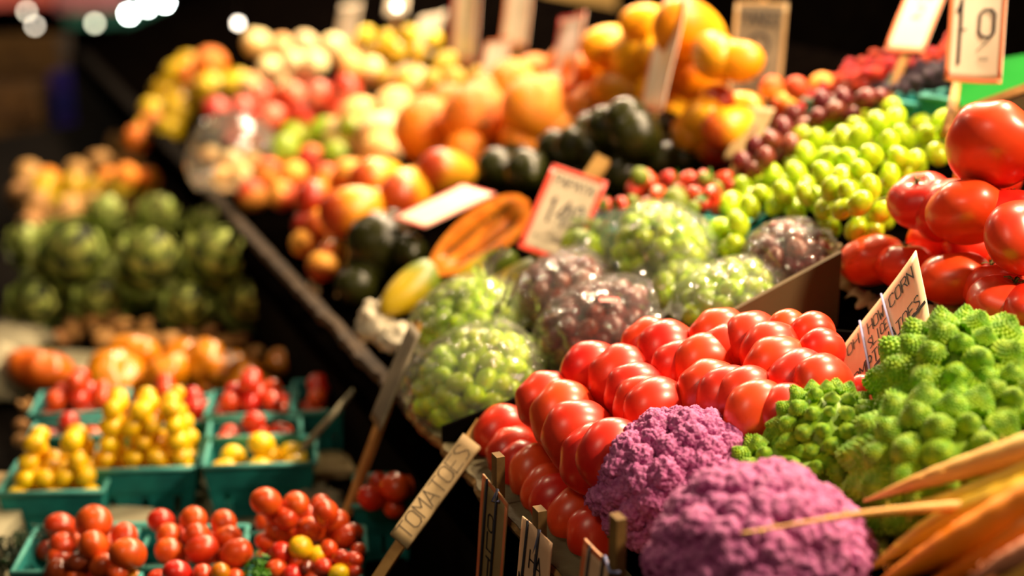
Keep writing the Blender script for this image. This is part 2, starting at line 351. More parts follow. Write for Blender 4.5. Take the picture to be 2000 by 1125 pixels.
GROUPS = {}
CATS = {'pink_apple': 'apple', 'yellow_apple': 'apple', 'green_pear': 'pear', 'brown_pear': 'pear', 'blushed_mango': 'mango', 'pale_peach': 'peach',
        'tomato_stem': 'tomato', 'heirloom_red': 'tomato', 'heirloom_tomato': 'tomato', 'plum_tomato': 'tomato', 'cherry_tomato': 'tomato',
        'yellow_tomato': 'tomato', 'orange_cherry': 'tomato', 'dark_cherry': 'tomato'}
NAMES = {'tomato_stem': 'tomato', 'heirloom_red': 'heirloom_tomato', 'pink_apple': 'apple', 'yellow_apple': 'apple', 'green_pear': 'pear', 'brown_pear': 'pear',
         'blushed_mango': 'mango', 'pale_peach': 'peach', 'orange_cherry': 'cherry_tomato', 'dark_cherry': 'cherry_tomato'}
def spawn(kind, P, r, rot=None, group=None, label=None, rnd=random, scale=None):
    me, parts = rnd.choice(PROTO[kind])
    o = bpy.data.objects.new(NAMES.get(kind, kind), me); COL.objects.link(o)
    R = rot if rot is not None else Euler((rnd.uniform(0, 6.28), rnd.uniform(0, 6.28), rnd.uniform(0, 6.28)))
    if isinstance(R, Matrix): R = R.to_euler()
    o.location = P; o.rotation_euler = R; o.scale = scale or (r, r, r)
    for n, pm, M in parts:
        c = bpy.data.objects.new(n, pm); COL.objects.link(c); c.parent = o; c.matrix_local = M
    o['category'] = CATS.get(kind, kind.replace('_', ' '))
    if label: o['label'] = label
    if group: o['group'] = group; GROUPS.setdefault(group, []).append(o)
    return o
ORD = 'first second third fourth fifth sixth seventh eighth ninth tenth eleventh twelfth thirteenth fourteenth fifteenth sixteenth seventeenth eighteenth nineteenth twentieth'.split()
def number_labels(group, base):
    """each member of a heap gets its own place in the heap, counted in the rows one sees"""
    its = []
    for o in GROUPS[group]:
        x, y, t = proj(o.location); its.append((y, x, F*max(o.scale)/t, o))
    its.sort(key=lambda q: -q[0])
    rows = []; step = 1.15*sum(q[2] for q in its)/len(its)
    for q in its:
        if not rows or rows[-1][0][0] - q[0] > step: rows.append([])
        rows[-1].append(q)
    for ri, row in enumerate(rows):
        row.sort(key=lambda q: q[1])
        for ci, q in enumerate(row):
            rn = 'lowest row' if ri == 0 else f'{ORD[min(ri, 19)]} row up'
            if len(row) == 1: lb = f'{base}, {rn}'
            elif ci == 0: lb = f'{base}, {rn}, leftmost'
            elif ci == len(row)-1: lb = f'{base}, {rn}, rightmost'
            else: lb = f'{base}, {rn}, {ORD[min(ci, 19)]} from left'
            q[3]['label'] = lb

# ------------------------------------------------------------------ large structure
def board(name, pl, u0, u1, v0, v1, th, m, off=0.0):
    z = lambda v: PL[pl][0] + PL[pl][1]*(v-PL[pl][2]) + off
    vs = []
    for u in (u0, u1):
        for v in (v0, v1): vs += [uvz(u, v, z(v)), uvz(u, v, z(v)-th)]
    return link(name, mk(name, vs, [(0, 2, 6, 4), (1, 5, 7, 3), (0, 4, 5, 1), (2, 3, 7, 6), (0, 1, 3, 2), (4, 6, 7, 5)], m, False))
def ubox(name, m, u0, u1, v0, v1, z0, z1, parent=None):
    vs = [uvz(u, v, z) for u in (u0, u1) for v in (v0, v1) for z in (z0, z1)]
    return link(name, mk(name, vs, [(0, 1, 3, 2), (4, 6, 7, 5), (0, 4, 5, 1), (2, 3, 7, 6), (0, 2, 6, 4), (1, 5, 7, 3)], m, False), parent)
struct(ubox('floor', M_floor, -1.5, 12, -6, 3, -.05, 0))
struct(ubox('wall_back', M_black_cloth, 11.9, 12, -6, 3, 0, 4.2))
struct(ubox('wall_right', M_black_cloth, -1.5, 12, 2.2, 2.3, 0, 4.2))
# the tall sloping stall
st = empty('market_stall', uvz(2, .9, 0), 'long sloping market stall with black cloth covered front', 'stall')
b1 = board('sloping_board', 'R', .25, 5.2, .446, 1.27, .03, M_black_cloth, -.004); b1.parent = st; b1.matrix_parent_inverse = st.matrix_world.inverted()
def child_of(o, p):
    bpy.context.view_layer.update(); o.parent = p; o.matrix_parent_inverse = p.matrix_world.inverted(); return o
bpy.context.view_layer.update(); b1.matrix_parent_inverse = st.matrix_world.inverted()
for nm, a in [('front_panel', (.25, 5.2, .45, .47, 0.0, .865)), ('back_panel', (.25, 5.2, 1.24, 1.27, 0, 1.19)), ('end_panel', (.25, .28, .475, 1.235, 0, .86)), ('end_panel', (5.17, 5.2, .475, 1.235, 0, .86))]:
    child_of(ubox(nm, M_dark, *a), st)
# the low shelf on the aisle side
sh = empty('low_shelf', uvz(2, 0, 0), 'low dark shelf in front of the stall carrying cartons and artichokes', 'shelf')
child_of(board('shelf_board', 'L', .95, 4.6, -.75, .44, .03, M_dark), sh)
child_of(ubox('front_panel', M_dark, .97, 4.55, -.74, -.71, 0, .60), sh)
child_of(ubox('end_panel', M_dark, .95, .98, -.70, .43, 0, .60), sh)

# grey ledge boards with torn front edge
def ledge(u0, u1, v_in, label, seed, jag=.006, m=M_ledge):
    n = max(6, int((u1-u0)/.008)); top = []; vs = []; fs = []; ev = []; ef = []
    for i in range(n+1):
        u = u0 + (u1-u0)*i/n
        vf = .445 + jag*noise.noise(Vector((u*38, seed, 0))) + jag*.8*noise.noise(Vector((u*9, seed, 4)))
        vi = v_in + .002*noise.noise(Vector((u*20, 9, seed))); zz = .934
        vs += [uvz(u, vf, zz + .0015*noise.noise(Vector((u*30, 1, 0)))), uvz(u, vi, zz+.002), uvz(u, vf+.001, zz-.012), uvz(u, vi, zz-.012)]
        ev += [uvz(u, vf-.0005, zz-.0005), uvz(u, vf-.003-.002*noise.noise(Vector((u*90, 2, 0))), zz-.005), uvz(u, vf+.001, zz-.013), uvz(u, vf+.002, zz-.007)]
    for i in range(n):
        a = i*4; b = a+4
        fs += [(a, b, b+1, a+1), (a+1, b+1, b+3, a+3), (a+3, b+3, b+2, a+2), (a+2, b+2, b, a)]
        ef += [(a, a+1, b+1, b), (a+1, a+2, b+2, b+1), (a+2, a+3, b+3, b+2), (a+3, a, b, b+3)]
    fs += [(0, 1, 3, 2), (n*4, n*4+2, n*4+3, n*4+1)]; ef += [(3, 2, 1, 0), (n*4, n*4+1, n*4+2, n*4+3)]
    o = link('ledge_board', mk('ledge_board', vs, fs, m, False)); tag(o, label, 'board')
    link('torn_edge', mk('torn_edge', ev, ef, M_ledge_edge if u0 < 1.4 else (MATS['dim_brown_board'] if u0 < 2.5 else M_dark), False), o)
    return o
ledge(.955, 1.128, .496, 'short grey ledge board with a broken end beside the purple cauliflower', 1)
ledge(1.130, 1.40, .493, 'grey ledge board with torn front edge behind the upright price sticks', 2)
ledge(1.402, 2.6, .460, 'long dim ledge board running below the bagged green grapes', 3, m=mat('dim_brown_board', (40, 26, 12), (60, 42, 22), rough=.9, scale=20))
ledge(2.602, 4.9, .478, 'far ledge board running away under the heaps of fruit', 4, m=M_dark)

# divider boards between produce
def panel(name, x0, y0, x1, y1, off, h, th, label, m=M_olive, pl='R'):
    A, _ = hit(x0, y0, pl, off); B, _ = hit(x1, y1, pl, off); d = (B-A); L = d.length; d.normalize()
    n = d.cross(Z).normalized(); up = Z*h
    vs = [A, B, B-up, A-up, A+n*th, B+n*th, B+n*th-up, A+n*th-up]
    o = link(name, mk(name, vs, [(0, 1, 2, 3), (4, 7, 6, 5), (0, 4, 5, 1), (3, 2, 6, 7), (0, 3, 7, 4), (1, 5, 6, 2)], m, False)); return tag(o, label, 'board')
panel('divider_board', 1405, 622, 1645, 492, .075, .10, -.006, 'olive cardboard divider between bagged green grapes and red tomatoes')
panel('divider_board', 862, 835, 1404, 622, .055, .06, -.005, 'low dark divider board behind the shingled rows of red tomatoes', M_dark)

# ------------------------------------------------------------------ hero tomatoes
def toms(rows, h, grp, base, pl='R', kind='tomato', tilt=.35, flat=1.0):
    for ri, row in enumerate(rows):
        for ci, it in enumerate(row):
            x, y, rp = it[:3]; hh = it[3] if len(it) > 3 else h
            P, t = hit(x, y, pl, hh); r = rp*t/F
            ax = (U*1.0 - Z*.25 + V*random.uniform(-.15, .15)).normalized()      # lies on its side, facing along the row
            q = ax.to_track_quat('Z', 'X').to_euler(); q.rotate_axis('Z', random.uniform(0, 6))
            k = it[4] if len(it) > 4 else kind
            o = spawn(k, P, r, rot=q, group=grp, rnd=random, scale=(r*1.03, r*1.03, r*.98))
            n = len(row)
            pos = 'farthest' if ci == 0 else ('nearest' if ci == n-1 else ORD[ci] + ' from the far end')
            o['label'] = f'{base[ri]}, {pos}' if n > 1 else base[ri]
low = [[(985, 852, 62), (1003, 890, 56), (1022, 915, 52), (1050, 928, 60), (1072, 962, 56), (1094, 982, 60), (1131, 1010, 62), (1168, 1045, 63)]]
toms(low, .030, 'tomatoes in the bottom layer along the ledge', ['large red tomato in the bottom layer against the grey ledge'])
up = [[(1070, 787, 64, .082), (1103, 815, 70, .086), (1131, 853, 74, .088), (1157, 897, 68, .082), (1196, 889, 72, .098)],
      [(1157, 727, 62), (1216, 745, 70), (1246, 775, 68), (1262, 796, 66), (1284, 808, 71)],
      [(1270, 680, 60), (1305, 695, 68), (1330, 722, 60), (1378, 718, 66), (1386, 768, 66), (1425, 784, 70), (1461, 786, 70), (1482, 815, 72), (1540, 812, 64, .085)],
      [(1408, 660, 60), (1424, 690, 58), (1470, 672, 64), (1508, 694, 66), (1520, 722, 68), (1562, 748, 66), (1608, 757, 66)],
      [(1540, 648, 44), (1588, 655, 46), (1606, 686, 46), (1690, 770, 40, .03)]]
toms(up, .088, 'tomatoes shingled in rows above the ledge',
     [f'large red tomato, {r} shingled row up from the ledge' for r in ('first', 'second', 'third', 'fourth', 'fifth')])
# filling tomatoes under the upper rows so that each rests on another
fill = [[(1140, 790, 60), (1200, 800, 62), (1262, 850, 60)], [(1300, 740, 60), (1370, 790, 60), (1440, 830, 60)], [(1430, 700, 60), (1500, 745, 60), (1570, 790, 58)], [(1240, 730, 60), (1210, 860, 60), (1300, 880, 60), (1380, 850, 60), (1530, 830, 60)]]
toms(fill, .030, 'tomatoes hidden under the shingled rows', [f'large red tomato in the underlayer beneath the {r} shingled row' for r in ('first', 'second', 'fourth', 'third')])
# upper right heap in paper lined tray
def freetom(lst, grp):
    for x, y, rp, h, k, ax, lb in lst:
        P, t = hit(x, y, 'R', h); r = rp*t/F
        q = Vector(ax).normalized().to_track_quat('Z', 'X').to_euler(); q.rotate_axis('Z', random.uniform(0, 6))
        spawn(k, P, r, rot=q, group=grp, label=lb)
freetom([
    (1940, 284, 94, .165, 'tomato', (.6, .9, .5), 'very large red tomato topping the heap under the upright price sign'),
    (1800, 392, 66, .10, 'tomato_stem', (-.4, -.3, 1), 'red tomato with peeling sticker at its stem, at the heap\'s grape side'),
    (1848, 412, 68, .09, 'tomato', (-.6, .5, .5), 'red tomato squeezed between the stickered one and the middle one'),
    (1890, 414, 78, .115, 'tomato_stem', (.1, .8, 1), 'large red tomato in the middle of the heap\'s second tier'),
    (1975, 425, 70, .10, 'tomato_stem', (.1, .5, 1), 'red tomato with dry stem directly below the topmost tomato'),
    (1995, 465, 78, .115, 'tomato', (.4, -.6, .5), 'red tomato cut by the picture edge in the heap\'s second tier'),
    (1704, 508, 64, .045, 'tomato', (-.2, .6, .9), 'red tomato in the paper lined corner next to the bagged red grapes'),
    (1768, 520, 58, .045, 'tomato_stem', (0, .2, 1), 'red tomato with green calyx just above the handwritten peach sign'),
    (1865, 543, 72, .055, 'tomato', (-.1, .3, 1), 'red tomato immediately beside the raised edge of the peach sign'),
    (1945, 560, 66, .05, 'tomato_stem', (-.2, .2, 1), 'red tomato with small green leaf on its calyx above the romanesco'),
    (1966, 598, 76, .06, 'tomato_stem', (.2, -.1, 1), 'red tomato touching the top of the big romanesco head'),
    (2030, 610, 72, .06, 'tomato', (.2, -.1, 1), 'red tomato cut by the picture edge above the big romanesco'),
    (1830, 470, 60, .03, 'tomato', (0, 0, 1), 'shaded red tomato deep in the heap below the middle tier'),
    (1905, 480, 62, .035, 'tomato', (0, 0, 1), 'shaded red tomato under the middle of the heap'),
    (1990, 520, 62, .035, 'tomato', (0, 0, 1), 'shaded red tomato under the heap\'s edge tomato'),
    (1930, 350, 64, .07, 'tomato', (0, 0, 1), 'red tomato mostly hidden under the topmost one'),
], 'tomatoes heaped in the paper lined tray')
def leafbit(P, s, parent=None):
    b = Bag(); 
    for k in range(5):
        a = k*1.25; d = Vector((math.cos(a), math.sin(a), .3)); e = Vector((-d.y, d.x, 0))
        b.add([Vector((0, 0, 0)), d*s*.6 + e*s*.3, d*s, d*s*.6 - e*s*.3, d*s*.55 + Z*s*.12], [(0, 1, 4), (1, 2, 4), (2, 3, 4), (3, 0, 4)])
    return b

# ------------------------------------------------------------------ scattering in mounds
def pip(x, y, poly):
    c = False; j = len(poly)-1
    for i in range(len(poly)):
        xi, yi = poly[i]; xj, yj = poly[j]
        if (yi > y) != (yj > y) and x < (xj-xi)*(y-yi)/(yj-yi)+xi: c = not c
        j = i
    return c
def edist(x, y, poly):
    m = 1e9
    for i in range(len(poly)):
        x0, y0 = poly[i]; x1, y1 = poly[(i+1) % len(poly)]; dx, dy = x1-x0, y1-y0
        s = max(0, min(1, ((x-x0)*dx+(y-y0)*dy)/(dx*dx+dy*dy))); m = min(m, math.hypot(x-x0-s*dx, y-y0-s*dy))
    return m
def scatter(poly, sp, h0, hm, pl='R', rnd=random, vy=.72, jit=.16, ew=60):
    xs = [p[0] for p in poly]; ys = [p[1] for p in poly]; out = []; j = 0; y = min(ys)
    while y <= max(ys):
        x = min(xs) + (sp/2 if j % 2 else 0)
        while x <= max(xs):
            xx = x + rnd.uniform(-jit, jit)*sp; yy = y + rnd.uniform(-jit, jit)*sp
            if pip(xx, yy, poly):
                h = h0 + hm*min(1, edist(xx, yy, poly)/ew); P, t = hit(xx, yy, pl, h); out.append((P, t, xx, yy))
            x += sp
        y += sp*vy; j += 1
    return out
def heap(kind, poly, sp, h0, hm, grp, base, rf=.52, pl='R', seed=1, under=True, **k):
    rnd = random.Random(seed)
    for P, t, x, y in scatter(poly, sp, h0, hm, pl, rnd, **k):
        spawn(kind, P, rf*sp*t/F*rnd.uniform(.92, 1.06), group=grp, rnd=rnd)
    if base: number_labels(grp, base)
def place(kind, lst, grp, base, pl='R', seed=2, rots=None):
    rnd = random.Random(seed)
    for it in lst:
        x, y, rp, h = it[:4]; P, t = hit(x, y, pl, h); r = rp*t/F
        spawn(kind if len(it) < 5 else it[4], P, r, group=grp, rnd=rnd, rot=rots(rnd) if rots else None)
    if base: number_labels(grp, base)
# ------------------------------------------------------------------ grapes: bunches whose berries are parts
def bunches(pts, meshes, name, labels, grp, rnd, rf, sp):
    n = len(labels); cs = [pts[int((i+.5)*len(pts)/n)] for i in range(n)]
    for _ in range(6):
        cl = [[] for _ in range(n)]
        for p in pts: cl[min(range(n), key=lambda i: (p[0]-cs[i][0]).length)].append(p)
        cs = [((sum((q[0] for q in c), Vector())/len(c)),) if c else cs[i] for i, c in enumerate(cl)]
    order = sorted(range(n), key=lambda i: (round(-proj(cs[i][0])[1]/60), proj(cs[i][0])[0]))
    for k, i in enumerate(order):
        c = cl[i]
        if not c: continue
        low = min(c, key=lambda q: q[0].z)[0]; base = cs[i][0].copy(); base.z -= .03
        e = empty(name, base, labels[k], 'grapes', grp)
        b = Bag(); core = cs[i][0] - base
        for P, t, x, y in c:
            g = bpy.data.objects.new('grape', rnd.choice(meshes)); COL.objects.link(g); g.parent = e
            r = rf*sp*t/F*rnd.uniform(.9, 1.08); g.location = P - base; g.scale = (r, r, r)
            g.rotation_euler = (rnd.uniform(-.9, .9), rnd.uniform(-.9, .9), rnd.uniform(0, 6))
            b.tube([core*.6, (core*.5+(P-base)*.5)*.85, P-base], .0012, 4)
        o = link('stem', b.mesh('stem', M_stem), e)
rg = random.Random(11)
gpoly = [(1560, 258), (1675, 212), (1730, 205), (1800, 245), (1870, 225), (1870, 310), (1770, 360), (1745, 440), (1690, 465), (1640, 470), (1560, 425), (1485, 430), (1430, 505), (1388, 498), (1385, 450), (1420, 395), (1465, 345), (1545, 322)]
gp = scatter(gpoly, 43, .045, .055, 'R', rg, vy=.78, jit=.22, ew=70) + scatter(gpoly, 48, .02, .035, 'R', rg, vy=.8, jit=.2, ew=70)
bunches(gp, ggm, 'green_grape_bunch', ['loose green grape bunch touching the bag of red grapes', 'green grape bunch drooping towards the bagged green grapes', 'green grape bunch in the middle of the open heap', 'green grape bunch against the red tomatoes', 'green grape bunch at the foot of the dark red grapes', 'green grape bunch crowning the open heap', 'green grape bunch below the upright price sign'], 'open green grape bunches', rg, .56, 43)
rpoly = [(1438, 305), (1480, 268), (1520, 232), (1560, 205), (1600, 172), (1700, 168), (1745, 190), (1700, 215), (1640, 236), (1570, 258), (1545, 300), (1500, 335), (1450, 340)]
rp_ = scatter(rpoly, 38, .05, .045, 'R', rg, vy=.74, jit=.2, ew=40) + scatter(rpoly, 42, .02, .03, 'R', rg, vy=.8)
bunches(rp_, rgm, 'red_grape_bunch', ['dark red grape bunch hanging beside the strawberries', 'dark red grape bunch behind the green grape heap', 'dark red grape bunch below the raspberries'], 'open red grape bunches', rg, .54, 38)

def grape_bag(x, y, off, a, b, c, kind, blab, glab, seed, nsp=.026, rotz=0.0, tail=None):
    rnd = random.Random(seed); P, t = hit(x, y, 'R', off)
    N = (Z - V*.36).normalized(); Vn = (V + Z*.42).normalized(); Un = U.copy()
    q = Matrix.Rotation(rotz, 4, N); Un = (q @ Un); Vn = (q @ Vn)
    meshes = ggm if kind == 'g' else rgm
    e = empty('green_grape_bunch' if kind == 'g' else 'red_grape_bunch', P, glab, 'grapes', 'bagged grape bunches')
    area = 4*PI*((a*b)**1.6/3+(a*c)**1.6/3+(b*c)**1.6/3)**(1/1.6)
    n = min(150, int(area*.8/(nsp*nsp)*1.05)); sb = Bag()
    for i in range(n):
        z = 1 - 2*(i+.5)/n
        if z < -.55: continue
        d = sphere_dir(math.acos(z), 2.39996*i); k = .86*rnd.uniform(.86, 1.02)
        p = Un*d.x*(a-.012)*k/.9 + Vn*d.y*(b-.012)*k/.9 + N*d.z*(c-.010)*k/.9
        g = bpy.data.objects.new('grape', rnd.choice(meshes)); COL.objects.link(g); g.parent = e
        r = nsp*.5*rnd.uniform(.92, 1.12); g.location = p; g.scale = (r, r, r); g.rotation_euler = (rnd.uniform(0, 6), rnd.uniform(0, 6), 0)
        sb.tube([Vector((0, 0, 0)), p*.5, p], .0012, 4)
    link('stem', sb.mesh('stem', M_stem), e)
    def f(al, be):
        d = sphere_dir(al, be)
        r = 1.04 + .05*noise.noise(d*2.2+Vector((seed, 0, 0))) + .05*(1-abs(noise.noise(d*4.5+Vector((seed, 5, 1))))*2)*.6 + .02*noise.noise(d*11)
        if tail: r += .10*max(0, d.dot(Vector(tail).normalized())-.86)/.14
        zz = d.z if d.z > -.55 else -.55 + (d.z+.55)*.25
        return Vector((d.x*r, d.y*r, zz*r))
    vs, fs = sph(72, 44, f)
    M = frame((0, 0, 0), Un*a, Vn*b, N*c)
    be_ = empty('plastic_bag', P, blab, 'bag', 'clear bags of grapes')
    o = link('film', mk('film', vs, fs, M_film)); o.parent = be_; o.matrix_local = M
    tb = Bag(); rnd2 = random.Random(seed+1); td = Vector(tail or (-.6, -.5, .2)).normalized(); s0 = Vector((td.x*a, td.y*b, td.z*c))
    s0 = Un*td.x*a*1.2 + Vn*td.y*b*1.2 + N*td.z*c
    dirn = s0.normalized(); side = dirn.cross(N).normalized()
    rows = []
    for i in range(6):
        w_ = [.010, .006, .010, .018, .026, .030][i]
        rows.append([s0*.92 + dirn*(.012*i) + side*w_*(k-4)/4 + N*(.008*math.sin(k*2.1+i)+.004) for k in range(9)])
    vs = [p for r_ in rows for p in r_]; fs = [(i*9+k, i*9+k+1, i*9+10+k, i*9+9+k) for i in range(5) for k in range(8)]
    link('gathered_end', mk('gathered_end', vs, fs, M_film), be_)
grape_bag(925, 742, .045, .078, .078, .050, 'g', 'clear plastic bag of green grapes behind the tomatoes at the ledge', 'green grapes inside the bag next to the shingled tomatoes', 3, tail=(.1, .5, .85))
grape_bag(915, 626, .050, .072, .070, .046, 'g', 'clear plastic bag of green grapes below the halved papaya', 'green grapes inside the bag lying below the papaya', 5, tail=(-.4, .2, .9))
grape_bag(1290, 485, .05, .090, .056, .050, 'g', 'clear bag of green grapes below the strawberries', 'green grapes inside the bag below the strawberries', 8, tail=(.7, -.5, .5))
grape_bag(1420, 578, .035, .055, .062, .034, 'g', 'small clear bag of green grapes lying along the divider board', 'green grapes inside the small bag along the divider board', 9, tail=(0, .9, .2))
grape_bag(1335, 572, .03, .045, .042, .036, 'g', 'clear bag of green grapes between the red grape bag and divider', 'green grapes inside the bag between red grape bag and divider', 19, tail=(-.7, -.5, .3))
grape_bag(1100, 568, .045, .060, .062, .040, 'r', 'clear bag of red grapes under the red bordered sign', 'red grapes inside the bag under the red bordered sign', 12, nsp=.027, tail=(.5, .7, .5))
grape_bag(1165, 632, .045, .060, .072, .042, 'r', 'sparkling clear bag of red grapes behind the tomato rows', 'red grapes inside the bag directly behind the tomato rows', 14, nsp=.027, tail=(.3, .9, .3))
grape_bag(1542, 498, .04, .055, .048, .036, 'r', 'small clear bag of red grapes under the open green grapes', 'red grapes inside the small bag under the open green grapes', 15, nsp=.027, tail=(-.3, -.8, .1))
stk = mk('sticker', [(-1, -.8, 0), (1, -.8, 0), (1, .8, 0), (-1, .8, 0), (0, 0, .3)], [(0, 1, 4), (1, 2, 4), (2, 3, 4), (3, 0, 4)], M_redb)
for x, y, off, s in [(1190, 585, .092, .008)]:
    P, t = hit(x, y, 'R', off); o = link('produce_sticker', stk); o.location = P; o.scale = (s*1.3, s*1.1, s); tag(o, 'small red sticker on the sparkling bag of red grapes', 'sticker')

# ------------------------------------------------------------------ fruit heaps on the stall, near to far
place('mango', [(1345, 62, 66, .17), (1240, 108, 60, .12), (1188, 92, 46, .13), (1395, 112, 52, .15), (1335, 140, 56, .10), (1212, 180, 50, .07), (1138, 150, 48, .08), (1292, 186, 50, .06), (1398, 158, 46, .07), (1440, 120, 44, .14), (1260, 48, 42, .17), (1290, 96, 48, .13), (1160, 128, 44, .08),(1350,195,44,.045),(1240,205,44,.045)], 'yellow mangoes in the tall heap', 'bright yellow mango in the tall heap', rots=lambda r: Euler((r.uniform(-.4, .4), r.uniform(-.5, .5), r.uniform(0, 6))))
place('orange', [(833, 252, 66, .07), (932, 232, 70, .075), (1046, 212, 68, .08), (1000, 165, 52, .09), (1078, 190, 50, .07), (1150, 212, 48, .05), (912, 298, 48, .04), (1022, 272, 48, .04), (948, 190, 46, .09), (878, 208, 46, .08), (1090, 250, 46, .04), (980, 250, 50, .04), (1108, 130, 44, .09), (1045, 150, 46, .08), (1130, 175, 46, .05),(880,285,44,.03)], 'oranges in the middle heap', 'glossy orange in the middle heap')
place('pale_peach', [(770, 215, 46, .06), (705, 235, 46, .06), (742, 262, 46, .05), (672, 262, 42, .04), (820, 185, 40, .06), (800, 160, 38, .06), (690, 290, 42, .03), (745, 300, 42, .03)], 'pale peaches beside the oranges', 'pale orange peach beside the heap of oranges')
place('blushed_mango', [(872, 338, 50, .05), (795, 380, 56, .05), (690, 415, 56, .07), (620, 392, 46, .05), (735, 352, 48, .06), (835, 360, 46, .03), (745, 410, 46, .03), (640, 440, 42, .03), (680, 350, 44, .04), (610, 440, 36, .02), (650, 500, 34, .02), (745, 445, 38, .05)], 'blushed mangoes near the ledge', 'blushed mango by the flat white sign', rots=lambda r: Euler((r.uniform(-.3, .3), r.uniform(-.3, .3), r.uniform(.3, 1.2))))
place('blushed_mango', [(1300, 212, 44, .06), (1372, 235, 50, .07), (1425, 250, 46, .07), (1345, 265, 40, .05), (1400, 200, 40, .08), (1450, 215, 38, .05), (1330, 300, 36, .02), (1390, 285, 40, .03)], 'red and yellow mangoes by the grey sign', 'red and yellow mango at the grey sign', rots=lambda r: Euler((r.uniform(-.5, .5), r.uniform(-.5, .5), r.uniform(0, 6))))
heap('peach', [(488, 350), (540, 310), (640, 305), (720, 305), (760, 330), (700, 380), (640, 400), (570, 400), (520, 425), (490, 400)], 58, .04, .04, 'red peaches in the heap', 'red orange peach in heap past the mangoes', seed=5, ew=50)
heap('peach', [(590, 430), (680, 450), (690, 510), (650, 560), (600, 540), (575, 480)], 58, .02, .01, 'peaches spilling at the ledge', 'orange peach in the shaded row along the ledge', seed=6)
heap('peach', [(1490, 150), (1560, 138), (1610, 150), (1600, 180), (1560, 205), (1500, 215)], 48, .05, .04, 'peaches at the black cloth', 'golden peach beside the raspberries', seed=7, ew=30)
heap('green_pear', [(500, 330), (520, 280), (580, 250), (640, 230), (740, 220), (745, 300), (640, 305), (560, 320), (520, 350)], 56, .04, .04, 'green pears in the far heap', 'yellow green pear in heap below the pink apples', seed=8, ew=50)
heap('pink_apple', [(365, 235), (400, 200), (480, 170), (600, 140), (690, 140), (735, 175), (720, 215), (640, 235), (560, 262), (500, 275), (400, 285)], 58, .05, .06, 'pink apples in the far heap', 'pink red apple in the far heap', seed=9, ew=50)
place('yellow_apple', [(346, 212, 34, .06), (350, 150, 34, .07), (412, 175, 34, .08), (462, 165, 32, .08), (320, 180, 30, .05), (378, 190, 30, .05), (405, 145, 30, .09), (370, 130, 30, .08), (300, 215, 28, .03), (330, 250, 28, .03), (290, 250, 26, .02)], 'yellow apples at the far end', 'yellow apple past the pink apple heap')
place('orange', [(410, 128, 36, .12), (375, 150, 32, .08), (300, 245, 30, .02), (270, 270, 28, .02)], 'oranges at the far end', 'deep orange fruit on the far yellow apples')
heap('pale_peach', [(468, 110), (500, 80), (600, 55), (700, 90), (750, 140), (720, 165), (600, 150), (480, 175)], 52, .06, .09, 'pale peaches in the far heap', 'pale cream peach in the far heap', seed=10, ew=50)
heap('yellow_apple', [(700, 60), (770, 45), (830, 55), (880, 90), (830, 130), (760, 120), (700, 110)], 40, .06, .08, 'small yellow apples under the far signs', 'small yellow apple among the far price signs', seed=11, ew=40)
heap('brown_pear', [(735, 135), (800, 120), (900, 122), (975, 135), (960, 165), (860, 190), (790, 190), (740, 165)], 46, .05, .05, 'brown pears in the far heap', 'golden brown pear in heap under the white signs', seed=12, ew=40)
place('avocado', [(975, 330, 40, .05), (1030, 335, 44, .06), (1082, 290, 36, .06), (1120, 288, 40, .07), (1192, 252, 46, .09), (1245, 268, 52, .08), (1225, 228, 40, .11), (1300, 312, 36, .03), (1215, 345, 36, .03), (1165, 300, 40, .05), (1010, 295, 34, .03), (1150, 260, 40, .06), (1275, 295, 40, .04), (1130, 335, 36, .03), (1060, 330, 36, .03), (1235, 310, 38, .04), (1290, 252, 38, .05), (1340, 310, 30, .02)], 'dark avocados in the heap', 'dark green avocado in the heap behind the papaya sign')
place('avocado', [(745, 480, 62, .05), (800, 492, 36, .04), (720, 520, 46, .03), (772, 445, 36, .04), (700, 560, 40, .02)], 'large dark avocados at the ledge', 'large dark avocado beside the halved papaya')
# strawberries in teal cartons with green limes
heap('strawberry', [(1165, 395), (1210, 372), (1265, 328), (1330, 320), (1420, 338), (1435, 385), (1400, 425), (1320, 425), (1240, 425), (1170, 425)], 38, .045, .03, 'strawberries in teal cartons', 'ripe strawberry in the cartons behind the bagged grapes', seed=13, ew=50)
place('lime', [(1250, 345, 18, .07), (1318, 395, 28, .075), (1375, 350, 13, .08), (1235, 395, 15, .06), (1355, 405, 13, .08), (1400, 365, 12, .07)], 'unripe fruit among the strawberries', 'green lime lying among the strawberries')
place('green_pear', [(1138, 492, 44, .04), (1105, 500, 34, .03)], 'pears by the red bordered sign', 'pale green pear behind the red bordered sign')
heap('raspberry', [(1500, 262), (1545, 215), (1600, 165), (1650, 128), (1700, 105), (1760, 95), (1790, 120), (1745, 150), (1690, 170), (1600, 175), (1560, 215)], 20, .05, .035, 'raspberries above the red grapes', 'red raspberry in the bank above the red grapes', seed=14, ew=25)
heap('raspberry', [(1800, 105), (1860, 70), (1860, 100), (1810, 125)], 20, .06, .02, 'raspberries behind the upright sign', 'red raspberry in the patch behind the upright sign', seed=24, ew=25)
heap('blackberry', [(1700, 170), (1760, 150), (1800, 120), (1860, 100), (1870, 150), (1800, 175), (1740, 185)], 20, .055, .02, 'blackberries in teal cartons', 'dusky blackberry in the cartons behind the grapes', seed=15, ew=25)

